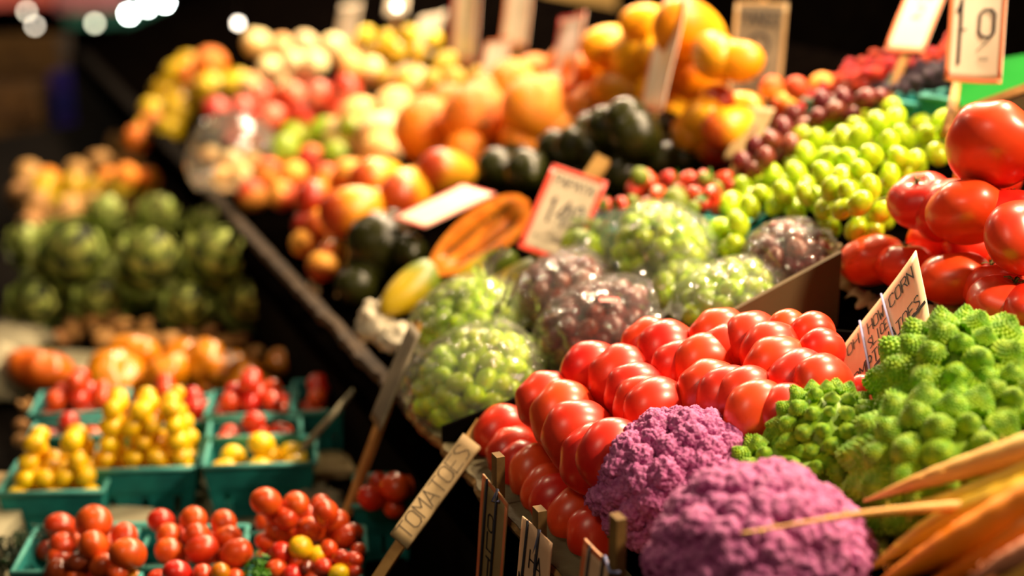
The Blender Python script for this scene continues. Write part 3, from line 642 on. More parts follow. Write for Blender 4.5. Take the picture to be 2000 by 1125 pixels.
# ------------------------------------------------------------------ papayas
def papaya_shell(u):   # radius profile along the axis -1..1
    return .44*math.sqrt(max(0, 1-u*u))*(1 + .16*u) 
def half_papaya(P, L, axis, normal, label):
    axis = axis.normalized(); normal = (normal - axis*normal.dot(axis)).normalized(); side = normal.cross(axis)
    M = frame(P, axis*L, side*L, normal*L)
    e = empty('halved_papaya', P, label, 'papaya'); n = 32; k = 14
    vs = []; fs = []
    for i in range(n+1):
        u = -1+2*i/n; r = papaya_shell(u)
        for j in range(k+1): a = PI + PI*j/k; vs.append((u, r*math.cos(a), r*math.sin(a)*.95))
    for i in range(n):
        for j in range(k): a = i*(k+1)+j; fs.append((a, a+k+1, a+k+2, a+1))
    o = link('rind', mk('rind', vs, fs, M_paps)); o.parent = e; o.matrix_local = T(-P) @ M
    vs = []; fs = []; cols = [-1, -.8, -.62, -.5, -.36, -.18, 0, .18, .36, .5, .62, .8, 1]
    for i in range(n+1):
        u = -1+2*i/n; r = papaya_shell(u)
        for c in cols:
            z = 0
            if abs(c) < .55 and abs(u) < .8: z = -.20*r/.4*(1-(c/.6)**2)*min(1, (.8-abs(u))*4) + (.13*math.exp(-(c/.12)**2))*min(1, (.8-abs(u))*4)
            vs.append((u, r*c*.995, z))
    m = len(cols)
    for i in range(n):
        for j in range(m-1): a = i*m+j; fs.append((a, a+1, a+m+1, a+m))
    o = link('flesh', mk('flesh', vs, fs, M_pap)); o.parent = e; o.matrix_local = T(-P) @ M
    fo = o.data; fo.materials.append(M_papd)
    for p in fo.polygons:
        c = p.center
        if -.66 < c.x < .66 and .30 < abs(c.y)/max(.05, papaya_shell(c.x)) < .50: p.material_index = 1
    sb = Bag(); sv, sf = lump(1, 0, 1, (.022, .018, .018), 6, 4); rnd = random.Random(3)
    for sgn in (-1, 1):
        for i in range(60):
            u = rnd.uniform(-.7, .7); r = papaya_shell(u); sb.add(sv, sf, T((u, sgn*r*rnd.uniform(.26, .48), -.10*r/.4 + rnd.uniform(-.02, .02))))
    o = link('seeds', sb.mesh('seeds', mat('papaya_seed', (70, 54, 20), (110, 80, 30), rough=.4))); o['kind'] = 'stuff'; o.parent = e; o.matrix_local = T(-P) @ M
A, ta = hit(842, 530, 'R', .055); B, tb = hit(1030, 392, 'R', .085)
half_papaya((A+B)/2, (B-A).length/2*1.02, B-A, (EYE - (A+B)/2).normalized()*.9 + Z*.45 - V*.1, 'halved orange papaya with its cut face up beside the red bordered sign')
def whole_papaya(x0, y0, x1, y1, h, name, label, m=M_paps):
    A, _ = hit(x0, y0, 'R', h); B, _ = hit(x1, y1, 'R', h); ax = (B-A); L = ax.length/2; ax.normalize()
    sd = ax.cross(Z).normalized(); up = sd.cross(ax)
    def f(a, b):
        c = math.cos(a); s = math.sin(a); return Vector((c, .46*s*(1+.2*c)*math.cos(b)*(1+.02*math.cos(5*b)), .46*s*(1+.2*c)*math.sin(b)))
    o = link(name, mk(name, *sph(30, 24, f), m)); o.matrix_world = frame((A+B)/2, ax*L, sd*L, up*L); tag(o, label, 'papaya')
    s = link('stem_end', btn, o); s.matrix_local = T((.97, 0, 0)) @ Matrix.Rotation(PI/2, 4, 'Y')
whole_papaya(745, 610, 860, 520, .045, 'papaya', 'whole yellow green papaya between bagged grapes and dark avocados')
whole_papaya(880, 565, 1010, 500, .03, 'papaya', 'whole dull green papaya lying under the halved one', M_paps)
whole_papaya(930, 600, 1090, 520, .02, 'papaya', 'yellow green papaya half hidden behind the bagged red grapes')

# crumpled pale paper at the ledge
def crumple(name, P, sx, sy, sz, m, label, cat, seed, amp=.35):
    def f(a, b):
        d = sphere_dir(a, b); r = 1 + amp*abs(noise.noise(d*2.4+Vector((seed, 0, 0)))) - amp*.5*abs(noise.noise(d*5+Vector((0, seed, 0))))
        return Vector((d.x*r*sx, d.y*r*sy, max(d.z, -.4)*r*sz))
    o = link(name, mk(name, *sph(36, 22, f), m)); o.location = P; return tag(o, label, cat)
P, t = hit(735, 640, 'R', .02); crumple('crumpled_paper', P, .022, .022, .03, M_white, 'crumpled white paper at the ledge beside the papaya', 'paper', 3, .6)
P, t = hit(775, 665, 'R', .01); crumple('crumpled_paper', P, .025, .022, .018, M_white, 'small crumpled pale paper touching the bagged green grapes', 'paper', 5, .6)

# paper liner of the tomato tray, with its ruffled rim
def ruffle(pts, h, m, label, seed):
    vs = []; fs = []; n = len(pts)-1; N_ = n*14
    for i in range(N_+1):
        s = i/14; k = min(int(s), n-1); fr = s-k; P = pts[k]*(1-fr) + pts[k+1]*fr
        d = (pts[k+1]-pts[k]).normalized(); nn = d.cross(Z).normalized(); w_ = .005*math.sin(i*.9+seed) + .004*noise.noise(Vector((i*.3, seed, 0)))
        vs += [P + nn*.002, P + nn*w_ + Z*(h + .006*noise.noise(Vector((i*.25, 3, seed)))), P + nn*(w_+.014) + Z*(h-.010+.004*math.sin(i*.7))]
    for i in range(N_):
        a = i*3; fs += [(a, a+3, a+4, a+1), (a+1, a+4, a+5, a+2)]
    o = link('paper_liner', mk('paper_liner', vs, fs, m)); return tag(o, label, 'paper')
def S_(x, y, off): return hit(x, y, 'R', off)[0]
ruffle([S_(1632, 490, .02), S_(1632, 530, .012), S_(1660, 570, .006), S_(1700, 598, .004), S_(1745, 612, .004)], .014, M_kraft, 'brown paper liner curling under the tomatoes by the divider', 1)
ruffle([S_(1805, 632, .01), S_(1845, 604, .014), S_(1890, 640, .01), S_(1960, 660, .006)], .016, M_kraft, 'brown paper liner corner between tomatoes and romanesco', 4)
# the dark tray wall under the upper tomatoes
panel('tray_side', 1560, 640, 1810, 660, .03, .06, -.004, 'dark tray side under the paper lined tomatoes', M_dark)

# ------------------------------------------------------------------ romanesco heads
def romanesco_floret(seed, nb=100):
    b = Bag(); sv, sf = lump(1, 0, 1, (1, 1, 1.15), 7, 5)
    cone = lambda s: (.50*(s**.85), .66*(1-s))      # radius, height along the spiral
    b.add(*sph(14, 8, lambda a, q: Vector((math.sin(a)*math.cos(q)*.44, math.sin(a)*math.sin(q)*.44, math.cos(a)*.48+.03))))
    for i in range(nb):
        s = ((i+1)/nb)**.62; q = 2.39996*i + seed; r, h = cone(s); sz = .034 + .066*s
        d = Vector((math.cos(q)*r, math.sin(q)*r, h - .02))
        n = Vector((math.cos(q), math.sin(q), .75)).normalized(); x = n.cross(Z).normalized(); y = n.cross(x)
        b.add(sv, sf, frame(d, x*sz, y*sz, n*sz*1.25))
    return b.mesh('floret', M_rom)
RF = [romanesco_floret(s) for s in range(3)]
def romanesco(P, rad, sc, axis, n, fs_, label, seed, stalk=True):
    rnd = random.Random(seed); axis = Vector(axis).normalized(); x = axis.cross(Vector((.2, .9, .1))).normalized(); y = axis.cross(x)
    e = empty('romanesco_head', P, label, 'romanesco', 'green romanesco heads')
    core = link('core', mk('core', *lump(seed, .08, 1, (rad*.80*sc[0], rad*.80*sc[1], rad*.78*sc[2]), 24, 16), M_rom), e)
    core.matrix_local = frame((0, 0, 0), x, y, axis)
    for i in range(n):
        s = (i+.3)/n; al = math.acos(1-1.55*s); q = 2.39996*i + seed; d = sphere_dir(al, q)
        p = x*d.x*rad*sc[0] + y*d.y*rad*sc[1] + axis*d.z*rad*sc[2]; nn = (x*d.x/sc[0] + y*d.y/sc[1] + axis*d.z/sc[2]*1.2).normalized()
        nn = (nn + Vector((rnd.uniform(-.15, .15), rnd.uniform(-.15, .15), rnd.uniform(-.1, .15)))).normalized()
        k = fs_*rad*(.55 + .6*s**.6)*rnd.uniform(.85, 1.15); xx = nn.cross(Vector((.3, .1, .9))).normalized(); yy = nn.cross(xx)
        o = bpy.data.objects.new('floret', rnd.choice(RF)); COL.objects.link(o); o.parent = e
        o.matrix_local = frame(p*.86, xx*k, yy*k, nn*k*1.1)
    if stalk:
        b = Bag(); b.tube([-axis*rad*.4, -axis*rad*1.0], [rad*.3, rad*.26], 10); link('stalk', b.mesh('stalk', M_caus), e)
def rom(x, y, off, rpx, sc, axis, n, f, label, seed):
    P, t = hit(x, y, 'R', off); romanesco(P, rpx*t/F, sc, axis, n, f, label, seed)
rom(1882, 762, .080, 150, (1.08, 1.0, 1.0), (-.15, -.35, .9), 62, .52, 'largest romanesco head, with a steep dark side next to the peach sign', 1)
rom(1612, 846, .078, 100, (1.05, 1.1, .9), (-.1, -.45, .85), 56, .42, 'sharp green romanesco head between red tomatoes and largest head', 2)
rom(1548, 935, .062, 108, (1.2, 1.0, .75), (-.1, -.3, .95), 52, .42, 'low romanesco head between the two purple cauliflowers', 3)
rom(1860, 915, .070, 165, (1.15, 1.0, .9), (-.1, -.5, .85), 62, .50, 'blurred near romanesco head above the carrots', 4)
rom(1990, 820, .080, 110, (1.0, 1.0, .9), (.1, -.4, .85), 44, .5, 'romanesco head cut by the picture edge', 6)
rom(1780, 1000, .03, 70, (1.1, 1, .9), (-.2, -.4, .85), 40, .5, 'small shaded romanesco head under the pale carrot tips', 7)

# ------------------------------------------------------------------ purple cauliflowers
def curd(seed, fine=1.0):
    me = bpy.data.meshes.new('floret'); bm = bmesh.new(); bmesh.ops.create_icosphere(bm, subdivisions=5, radius=1)
    for v in bm.verts:
        d = v.co.normalized(); q = d*1.9 + Vector((seed*3.3, 0, 0))
        c = noise.voronoi(q*1.15)[0][0]; c2 = noise.voronoi(q*3.0)[0][0]; c3 = noise.voronoi(q*7.5)[0][0]
        r = 1 + .26*(.5-c*c*1.3) + .15*fine*(.45-c2*c2*1.6) + .07*fine*(.4-c3); v.co = d*r
    bm.to_mesh(me); bm.free(); me.materials.append(M_cau); me.polygons.foreach_set('use_smooth', [True]*len(me.polygons)); return me
CU = [curd(s) for s in range(4)]; CS = [curd(s+9, .22) for s in range(3)]
def cauliflower(x, y, off, rpx, sc, axis, n, f, label, seed, leaves=True, cu=None):
    cu = cu or CU
    P, t = hit(x, y, 'R', off); rad = rpx*t/F
    rnd = random.Random(seed); axis = Vector(axis).normalized(); ax = axis.cross(Vector((.1, .9, .1))).normalized(); ay = axis.cross(ax)
    e = empty('purple_cauliflower', P, label, 'cauliflower', 'purple cauliflowers')
    core = link('core', CU[0], e); core.matrix_local = frame((0, 0, 0), ax*rad*.80*sc[0], ay*rad*.80*sc[1], axis*rad*.76*sc[2])
    for i in range(n):
        s = (i+.4)/n; al = math.acos(1-1.5*s); q = 2.39996*i + seed; d = sphere_dir(al, q)
        p = ax*d.x*rad*sc[0] + ay*d.y*rad*sc[1] + axis*d.z*rad*sc[2]; k = f*rad*rnd.uniform(.72, 1.2)
        nn = (p.normalized()).normalized(); xx = nn.cross(Vector((.3, .1, .9))).normalized(); yy = nn.cross(xx)
        o = bpy.data.objects.new('floret', rnd.choice(cu)); COL.objects.link(o); o.parent = e
        o.matrix_local = frame(p*(1-.40*k/rad)*rnd.uniform(.96, 1.04), xx*k, yy*k, nn*k*.95) @ Matrix.Rotation(rnd.uniform(0, 6), 4, 'Z')
    if leaves:
        b = Bag(); b.tube([-axis*rad*.3, -axis*rad*.70], [rad*.28, rad*.24], 10); link('stalk', b.mesh('stalk', M_caus), e)
cauliflower(1332, 948, .060, 140, (1.16, 1.05, .92), (-.2, -.35, .9), 80, .25, 'sharp purple cauliflower beside the front row of red tomatoes', 1)
cauliflower(1222, 985, .030, 72, (.9, 1.0, 1.05), (-.7, -.4, .5), 30, .36, 'knobbly purple cauliflower piece against the end of the ledge', 5)
cauliflower(1482, 1100, .085, 186, (1.08, 1.0, .90), (-.05, -.3, .95), 92, .235, 'big blurred purple cauliflower nearest the viewer', 2, cu=CS)
def tubething(name, pts, rads, m, label, cat, n=12, grp=None):
    b = Bag(); b.tube(pts, rads, n); o = link(name, b.mesh(name, m)); return tag(o, label, cat, grp)
def curve(pts, n=14):
    out = []
    for i in range(len(pts)-1):
        p0 = pts[max(i-1, 0)]; p1 = pts[i]; p2 = pts[i+1]; p3 = pts[min(i+2, len(pts)-1)]
        for k in range(n):
            s = k/n; out.append(.5*((2*p1)+(p2-p0)*s+(2*p0-5*p1+4*p2-p3)*s*s+(3*p1-p0-3*p2+p3)*s**3))
    return out+[pts[-1]]
tubething('cauliflower_leaf_stalk', curve([S_(1262, 1045, .03), S_(1285, 1012, .05), S_(1305, 1000, .05)]), .0085, M_caus, 'cut pale green stalk between the two purple cauliflowers', 'stalk')
tubething('cauliflower_leaf_stalk', curve([S_(1708, 1095, .03), S_(1714, 1050, .04), S_(1716, 1005, .04)]), .009, M_caus, 'pale green stalk between the big cauliflower and the carrots', 'stalk')
def leaf(P, d, n, L, W, label, m=M_leaf):
    d = d.normalized(); sd = d.cross(n).normalized(); vs = []; fs = []
    for i in range(9):
        s = i/8; w_ = W*math.sin(PI*min(1, s*.95+.04))**.7
        for k in range(-3, 4): vs.append(P + d*L*s + sd*w_*k/3 + n*(-.25*L*s*s + .18*W*abs(k/3) + .004*noise.noise(Vector((i*.6, k*.9, 1)))))
    for i in range(8):
        for k in range(6): a = i*7+k; fs.append((a, a+1, a+8, a+7))
    o = link('cauliflower_leaf', mk('cauliflower_leaf', vs, fs, m)); return tag(o, label, 'leaf')
leaf(S_(1250, 1000, .06), V*.2+U*.6, Z, .06, .03, 'dark green leaf in the gap between the purple cauliflowers')
leaf(S_(1275, 1075, .03), V*.1+U*.8, Z, .06, .03, 'green leaf below the cut stalk of the purple cauliflower')
leaf(S_(1745, 1060, .02), V*.4+U*.5, Z, .07, .03, 'green leaf under the pale carrots beside the stalk')

# ------------------------------------------------------------------ carrots
def carrot(tip, mid, top, hs, r, m, label, n=16):
    a = S_(*tip, hs[0]); b_ = S_(*mid, hs[1]); c = S_(*top, hs[2]); pts = curve([a, b_, c], 16); k = len(pts)
    rads = [max(.0010, r*(1-(1-i/(k-1))**1.15)*(1+.03*math.sin(i*1.7))) for i in range(k)]
    o = tubething('carrot', pts, rads, m, label, 'carrot', n, 'carrots stacked beside the romanesco')
    rb = Bag(); rnd = random.Random(int(tip[0]))
    for i in range(7):
        j = rnd.randrange(3, k-2); p = pts[j]; d = Vector((rnd.uniform(-1, 1), rnd.uniform(-1, 1), rnd.uniform(-.3, 1))).normalized()
        rb.tube([p, p+d*(rads[j]+.004), p+d*(rads[j]+.008)+Vector((.003, 0, -.002))], [.0006, .0004, .0003], 4)
    link('rootlets', rb.mesh('rootlets', m), o)
    return o
carrot((1688, 978), (1830, 930), (2060, 862), (.10, .12, .14), .0125, M_car_c, 'pale orange carrot lying highest with its tip over the romanesco')
carrot((1700, 1002), (1850, 978), (2060, 905), (.10, .11, .13), .0105, M_car_y, 'yellow carrot below the pale orange one')
carrot((1447, 1042), (1690, 1003), (1920, 985), (.165, .135, .11), .0042, M_car_c, 'thin pale carrot whose long root tip trails over the big cauliflower')
carrot((1830, 1010), (1930, 975), (2060, 935), (.10, .11, .13), .010, M_car_p, 'purple skinned carrot among the yellow ones')
carrot((1690, 1118), (1850, 1020), (2060, 960), (.07, .10, .12), .019, M_car_y, 'thick yellow carrot above the largest orange one')
carrot((1700, 1150), (1850, 1070), (2080, 960), (.07, .10, .13), .020, M_car_o, 'largest orange carrot running out of the picture')
carrot((1780, 1165), (1900, 1100), (2060, 1030), (.06, .09, .12), .017, M_car_o, 'orange carrot half under the largest one')
carrot((1900, 1130), (1960, 1100), (2060, 1060), (.11, .12, .13), .012, mat('pink_carrot_skin', (206, 120, 80), (226, 150, 110), rough=.4), 'pinkish carrot in the lowest corner of the picture')
carrot((1880, 1180), (1950, 1140), (2060, 1100), (.08, .10, .12), .014, M_car_c, 'pale carrot at the bottom edge below the pinkish one')

# ------------------------------------------------------------------ cartons
def carton_mesh(w, d, h, tp=.84, seed=0):
    bm = Bag(); nw = 3; th = .0016
    def P(s, side, z):   # s along the wall 0..1
        k = tp + (1-tp)*z; W, D = w*k, d*k
        c = [Vector((-W/2, -D/2, z*h)), Vector((W/2, -D/2, z*h)), Vector((W/2, D/2, z*h)), Vector((-W/2, D/2, z*h))]
        return c[side]*(1-s) + c[(side+1) % 4]*s
    vs = []; fs = []; zs = [0, .10, .46, .60, .84, 1.0]
    ss = [0]
    for i in range(nw): c = (i+.5)/nw; ss += [c-.035, c+.035]
    ss.append(1)
    for side in range(4):
        out = Vector((0, 0, 0)); a, b_ = P(0, side, 1), P(1, side, 1); nn = (b_-a).cross(Z).normalized()
        base = len(vs)
        for zi, z in enumerate(zs):
            for si, s in enumerate(ss):
                p = P(s, side, z)
                rib = .0022 if (si in (1, 2, 3, 4, 5, 6) and zi in (1, 2)) else 0
                vs.append(p - nn*rib); vs.append(p - nn*(rib+th))
        n = len(ss)
        for zi in range(len(zs)-1):
            for si in range(n-1):
                if zi == 1 and si % 2 == 1: continue       # the open slots of a pulp carton
                a = base + 2*(zi*n+si); b2 = base + 2*((zi+1)*n+si)
                fs += [(a, a+2, b2+2, b2), (a+1, b2+1, b2+3, a+3)]
    bm.add(vs, fs)
    k = tp; bm.add([(-w*k/2, -d*k/2, 0), (w*k/2, -d*k/2, 0), (w*k/2, d*k/2, 0), (-w*k/2, d*k/2, 0), (-w*k/2, -d*k/2, .002), (w*k/2, -d*k/2, .002), (w*k/2, d*k/2, .002), (-w*k/2, d*k/2, .002)], [(3, 2, 1, 0), (4, 5, 6, 7)])
    body = mk('body', bm.v, bm.f, M_teal, False)
    rb = Bag(); W, D = w/2, d/2; c = [Vector((-W, -D, h)), Vector((W, -D, h)), Vector((W, D, h)), Vector((-W, D, h))]; q = .0032
    for i in range(4): rb.tube([c[i], (c[i]+c[(i+1) % 4])/2 + Z*.0005, c[(i+1) % 4]], q, 6)
    return body, rb.mesh('rim', M_tealr)
def carton(x0, y0, x1, y1, rimh, depth, H, label, pl='L', back=False, grp='teal pulp cartons', cat='carton'):
    A, _ = hit(x0, y0, pl, rimh); B, _ = hit(x1, y1, pl, rimh); B.z = A.z = (A.z+B.z)/2
    X = (B-A); w_ = X.length; X.normalize()
    if pl == 'L': ang = math.radians(6 + 2.5*math.sin(x0)); X = Vector((math.cos(ang), math.sin(ang), 0))
    Y = Z.cross(X)
    C = (A+B)/2 + (Y*depth/2 if not back else -Y*depth/2); C.z -= H
    e = empty('berry_carton', C, label, cat, grp, (0, 0, math.atan2(X.y, X.x)))
    body, rim = carton_mesh(w_, depth, H)
    link('body', body, e); link('rim', rim, e)
    return dict(C=C, X=X, Y=Y, w=w_, d=depth, H=H)
def fillc(c, kind, r, grp, base, layers=3, heapn=2, seed=1, z0=None, jit=.12, shrink=.4):
    """pack a carton in staggered layers that shrink as they rise over the rim"""
    rnd = random.Random(seed); z = c['H'] - r*.9 if z0 is None else z0; k = 0; zz = z - (layers-1)*r*1.6
    ztop = c['H'] + heapn*r*1.55
    while zz < ztop - r*.3:
        over = max(0, zz - (c['H']-r)); f = (.84+.16*max(0, min(1, zz/c['H'])))*.97 if over == 0 else max(.2, .93 - over/(heapn*r*1.55+r)*shrink)
        W = c['w']*f - 2*r*1.02; D = c['d']*f - 2*r*1.02; nx = max(1, int(W/(1.86*r))+1); ny = max(1, int(D/(1.7*r))+1)
        if k % 2: nx = max(1, nx-1)
        for j in range(ny):
            for i in range(nx):
                x = 0 if nx == 1 else -W/2 + W*i/(nx-1); y = 0 if ny == 1 else -D/2 + D*j/(ny-1)
                if j % 2 and nx > 2: x += (r*.5 if i < nx/2 else -r*.5)*.6
                P = c['C'] + c['X']*(x+rnd.uniform(-jit, jit)*r) + c['Y']*(y+rnd.uniform(-jit, jit)*r) + Z*(zz+rnd.uniform(-jit, jit)*r)
                spawn(kind if isinstance(kind, str) else rnd.choice(kind), P, r*rnd.uniform(.93, 1.06), group=grp, rnd=rnd)
        zz += 1.58*r; k += 1
    if base: number_labels(grp, base)
# yellow cherry tomatoes
c = carton(10, 960, 188, 966, .074, .10, .070, 'teal carton of yellow tomatoes at the picture edge, beside the grey box')
fillc(c, 'yellow_tomato', .0130, 'yellow tomatoes in the edge carton', 'yellow cherry tomato in carton at picture edge', 2, 3, 1, shrink=.42)
c = carton(192, 908, 364, 928, .076, .10, .072, 'teal carton heaped tallest with yellow tomatoes')
fillc(c, 'yellow_tomato', .0125, 'yellow tomatoes in the tallest heap', 'yellow cherry tomato in tallest heaped carton', 2, 4, 2, shrink=.22)
c = carton(418, 898, 596, 922, .076, .085, .070, 'teal carton with a single layer of yellow tomatoes by the pale stick')
fillc(c, 'yellow_tomato', .0165, 'yellow tomatoes in the low carton', 'yellow tomato in the low filled carton', 1, 1, 3)
# red cherry tomatoes
c = carton(72, 806, 222, 812, .076, .09, .066, 'teal carton of red cherry tomatoes below the streaked tomato')
fillc(c, 'cherry_tomato', .0145, 'red cherry tomatoes below the streaked tomato', 'red cherry tomato in carton below streaked tomato', 2, 2, 4)
c = carton(70, 850, 190, 858, .074, .055, .062, 'teal carton of red cherry tomatoes behind the edge carton')
fillc(c, 'cherry_tomato', .0145, 'red cherry tomatoes behind the edge carton', 'red cherry tomato in carton behind edge carton', 1, 1, 5)
c = carton(240, 822, 402, 838, .076, .10, .066, 'teal carton of red cherry tomatoes behind the tallest yellow heap')
fillc(c, 'cherry_tomato', .0145, 'red cherry tomatoes behind the tallest yellow heap', 'red cherry tomato behind tallest yellow heap', 2, 2, 6)
c = carton(414, 806, 560, 818, .080, .09, .066, 'rear teal carton of red cherry tomatoes behind the low carton')
fillc(c, 'cherry_tomato', .0145, 'red cherry tomatoes in the rear carton', 'red cherry tomato in the rear carton', 2, 2, 7)
c = carton(422, 846, 572, 862, .078, .06, .066, 'teal carton of red cherry tomatoes just behind the low yellow carton')
fillc(c, 'cherry_tomato', .0145, 'red cherry tomatoes just behind the low yellow carton', 'red cherry tomato behind low yellow carton', 1, 1, 8)
c = carton(572, 806, 672, 806, .074, .12, .066, 'tilted teal carton of red cherry tomatoes in the dark by the stall')
fillc(c, 'cherry_tomato', .0140, 'red cherry tomatoes by the dark stall front', 'red cherry tomato by the dark stall front', 2, 1, 9)
# plum tomatoes at the front
def frontc(x0, y0, x1, y1, depth, label): return carton(x0, y0, x1, y1, .072, depth, .07, label, back=True)
frontc(92, 1020, 282, 1035, .11, 'teal carton of plum tomatoes at the bottom next to the grey box')
place('plum_tomato', [(118, 1030, 30, .085), (183, 1022, 38, .105), (243, 1048, 28, .095), (122, 1066, 29, .09), (182, 1066, 31, .10), (250, 1082, 35, .10), (118, 1092, 27, .08), (158, 1098, 26, .085, 'dark_cherry'), (200, 1105, 26, .085), (110, 1120, 30, .075, 'dark_cherry'), (230, 1118, 22, .085), (210, 1060, 24, .07), (145, 1050, 26, .065), (90, 1075, 20, .06), (190, 1130, 24, .07, 'cherry_tomato'), (262, 1130, 20, .07, 'orange_cherry'), (150, 1128, 22, .07)], 'plum tomatoes in the bottom carton by the box', 'red plum tomato in bottom carton beside grey box', 'L')
frontc(288, 1022, 470, 1040, .095, 'teal carton of plum tomatoes in the middle of the bottom edge')
place('plum_tomato', [(315, 1018, 26, .10), (378, 1015, 28, .105), (437, 1022, 27, .10), (330, 1046, 27, .095), (385, 1048, 28, .095), (445, 1048, 26, .09), (332, 1078, 30, .085), (395, 1072, 31, .09), (462, 1082, 32, .085), (402, 1094, 24, .075), (352, 1048, 24, .07), (420, 1060, 24, .07), (360, 1100, 24, .06), (430, 1098, 24, .065)], 'plum tomatoes in the middle bottom carton', 'red plum tomato in middle bottom carton', 'L')
carton(294, 1098, 440, 1112, .070, .08, .07, 'teal carton at the bottom edge with cherry tomatoes just showing', back=True)
place('cherry_tomato', [(345, 1120, 28, .085), (395, 1122, 22, .08), (430, 1120, 22, .08, 'orange_cherry'), (460, 1132, 22, .07), (310, 1135, 24, .07), (370, 1140, 24, .07)], 'cherry tomatoes at the bottom edge', 'tomato at the very bottom edge before middle carton', 'L')
frontc(498, 1028, 700, 1046, .06, 'teal carton under the loose pile of plum tomatoes')
place('plum_tomato', [(520, 980, 30, .13), (578, 985, 27, .12), (540, 1005, 26, .11), (560, 1012, 26, .11), (635, 1002, 28, .115), (607, 1035, 28, .09), (545, 1038, 28, .09), (655, 1018, 26, .09), (672, 1050, 26, .075), (690, 1040, 20, .07), (600, 1010, 24, .09), (575, 1050, 24, .07), (640, 1050, 24, .07), (520, 1020, 24, .08), (625, 985, 20, .10)], 'plum tomatoes in the loose pile', 'plum tomato in loose pile before the low carton', 'L')
carton(505, 1068, 690, 1085, .066, .08, .06, 'teal carton of mixed cherry tomatoes at the bottom edge', back=True)
place('cherry_tomato', [(518, 1058, 20, .085), (548, 1080, 24, .085), (588, 1070, 24, .09, 'yellow_tomato'), (620, 1085, 18, .08, 'yellow_tomato'), (642, 1072, 18, .085), (665, 1090, 18, .08), (690, 1095, 19, .075), (540, 1112, 22, .075), (580, 1100, 18, .075), (600, 1108, 18, .075, 'dark_cherry'), (630, 1108, 20, .075), (662, 1120, 20, .07, 'yellow_tomato'), (690, 1118, 20, .065), (570, 1125, 22, .07), (610, 1128, 20, .065), (512, 1090, 16, .075), (560, 1060, 16, .075, 'orange_cherry'), (605, 1055, 16, .07), (700, 1075, 16, .07), (575, 1088, 18, .07), (650, 1098, 18, .07)], 'mixed cherry tomatoes at the bottom edge', 'small tomato in the mixed bottom carton', 'L')
carton(695, 984, 800, 992, .070, .085, .072, 'teal carton of tomatoes standing alone by the leaning tag')
place('plum_tomato', [(726, 972, 28, .09), (772, 952, 32, .10), (770, 990, 24, .075), (800, 950, 24, .085), (740, 945, 24, .08), (755, 980, 24, .06), (720, 1000, 20, .055)], 'tomatoes in the carton standing alone', 'plum tomato in lone carton by the leaning tag', 'L')
# teal cartons on the stall
for x0, y0, x1, y1, d, lb in [(1128, 448, 1232, 448, .10, 'teal strawberry carton behind the pale pear'), (1232, 440, 1340, 436, .10, 'teal strawberry carton behind the bagged green grapes'), (1345, 436, 1452, 425, .10, 'teal strawberry carton beside the green grapes'),
                      (1708, 200, 1790, 198, .09, 'teal berry carton at the crest of the green grapes'), (1795, 196, 1875, 190, .09, 'teal berry carton behind the upright price sign stick'), (1560, 205, 1640, 190, .09, 'teal raspberry carton behind the red grapes'), (1640, 165, 1725, 158, .09, 'teal raspberry carton against the black cloth')]:
    carton(x0, y0, x1, y1, .052, d, .055, lb, 'R')

# ------------------------------------------------------------------ heirloom tomatoes, artichokes and roots on the shelf
place('heirloom_tomato', [(226, 738, 62, .050), (262, 690, 52, .06), (325, 730, 52, .052), (392, 708, 54, .055), (436, 722, 40, .05), (470, 740, 34, .04), (495, 722, 26, .04), (548, 705, 28, .035), (455, 705, 28, .05), (512, 745, 24, .03), (350, 690, 34, .04), (410, 750, 28, .03)], 'orange heirloom tomatoes', 'big orange yellow tomato behind the cherry tomato cartons', 'L', rots=lambda r: Euler((r.uniform(-.7, .7), r.uniform(-.7, .7), r.uniform(0, 6))))
P, t = hit(78, 722, 'L', .05); spawn('heirloom_red', P, 66*t/F, rot=Euler((-.35, .2, 0)), label='big red streaked tomato beside the pale paper sack')
artb = []
def bract():
    vs = []; fs = []
    for i in range(6):
        s = i/5; w_ = .46*(1-s**2.4)**.6*(.75+.45*s*(1-s)*4*.6) + .01
        for k in range(-2, 3):
            x = w_*k/2; vs.append((x, s*.78, .13*math.sin(PI*s*.8) - .22*(x/.5)**2*1.0 + .05*s))
    for i in range(5):
        for k in range(4): a = i*5+k; fs.append((a, a+1, a+6, a+5))
    n = len(vs); vs += [(x, y, z-.035) for x, y, z in vs]; fs += [tuple(n+q for q in f[::-1]) for f in fs]
    return mk('bract', vs, fs, M_art)
BR = bract()
def artichoke(x, y, rpx, h, tiltv, label, seed, pl='L'):
    P, t = hit(x, y, pl, h); r = rpx*t/F; rnd = random.Random(seed)
    ax = Vector(tiltv).normalized(); X = ax.cross(Vector((.1, .3, .9))).normalized(); Y = ax.cross(X)
    e = empty('artichoke', P, label, 'artichoke', 'green artichokes on the shelf'); base = frame((0, 0, 0), X*r, Y*r, ax*r)
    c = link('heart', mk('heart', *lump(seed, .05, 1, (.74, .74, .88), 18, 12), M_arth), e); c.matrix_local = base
    n = 28
    for i in range(n):
        s = i/(n-1); al = PI*(.86 - .74*s); q = 2.39996*i; d = sphere_dir(al, q)
        nn = d; up = (Vector((0, 0, 1)) - nn*nn.z).normalized(); xx = up.cross(nn)
        k = 1.0 - .38*s; o = bpy.data.objects.new('bract', BR); COL.objects.link(o); o.parent = e
        p = Vector((d.x*.72, d.y*.72, d.z*.80)) - up*.30*k
        tilt = (up + nn*(.40 - .1*s)).normalized(); nn2 = (nn - tilt*nn.dot(tilt)).normalized()
        o.matrix_local = base @ frame(p, xx*k, tilt*k, nn2*k)
    b = Bag(); b.tube([Vector((0, 0, -.6)), Vector((0, 0, -1.25))], [.22, .18], 8); s = link('stalk', b.mesh('stalk', M_art), e); s.matrix_local = base
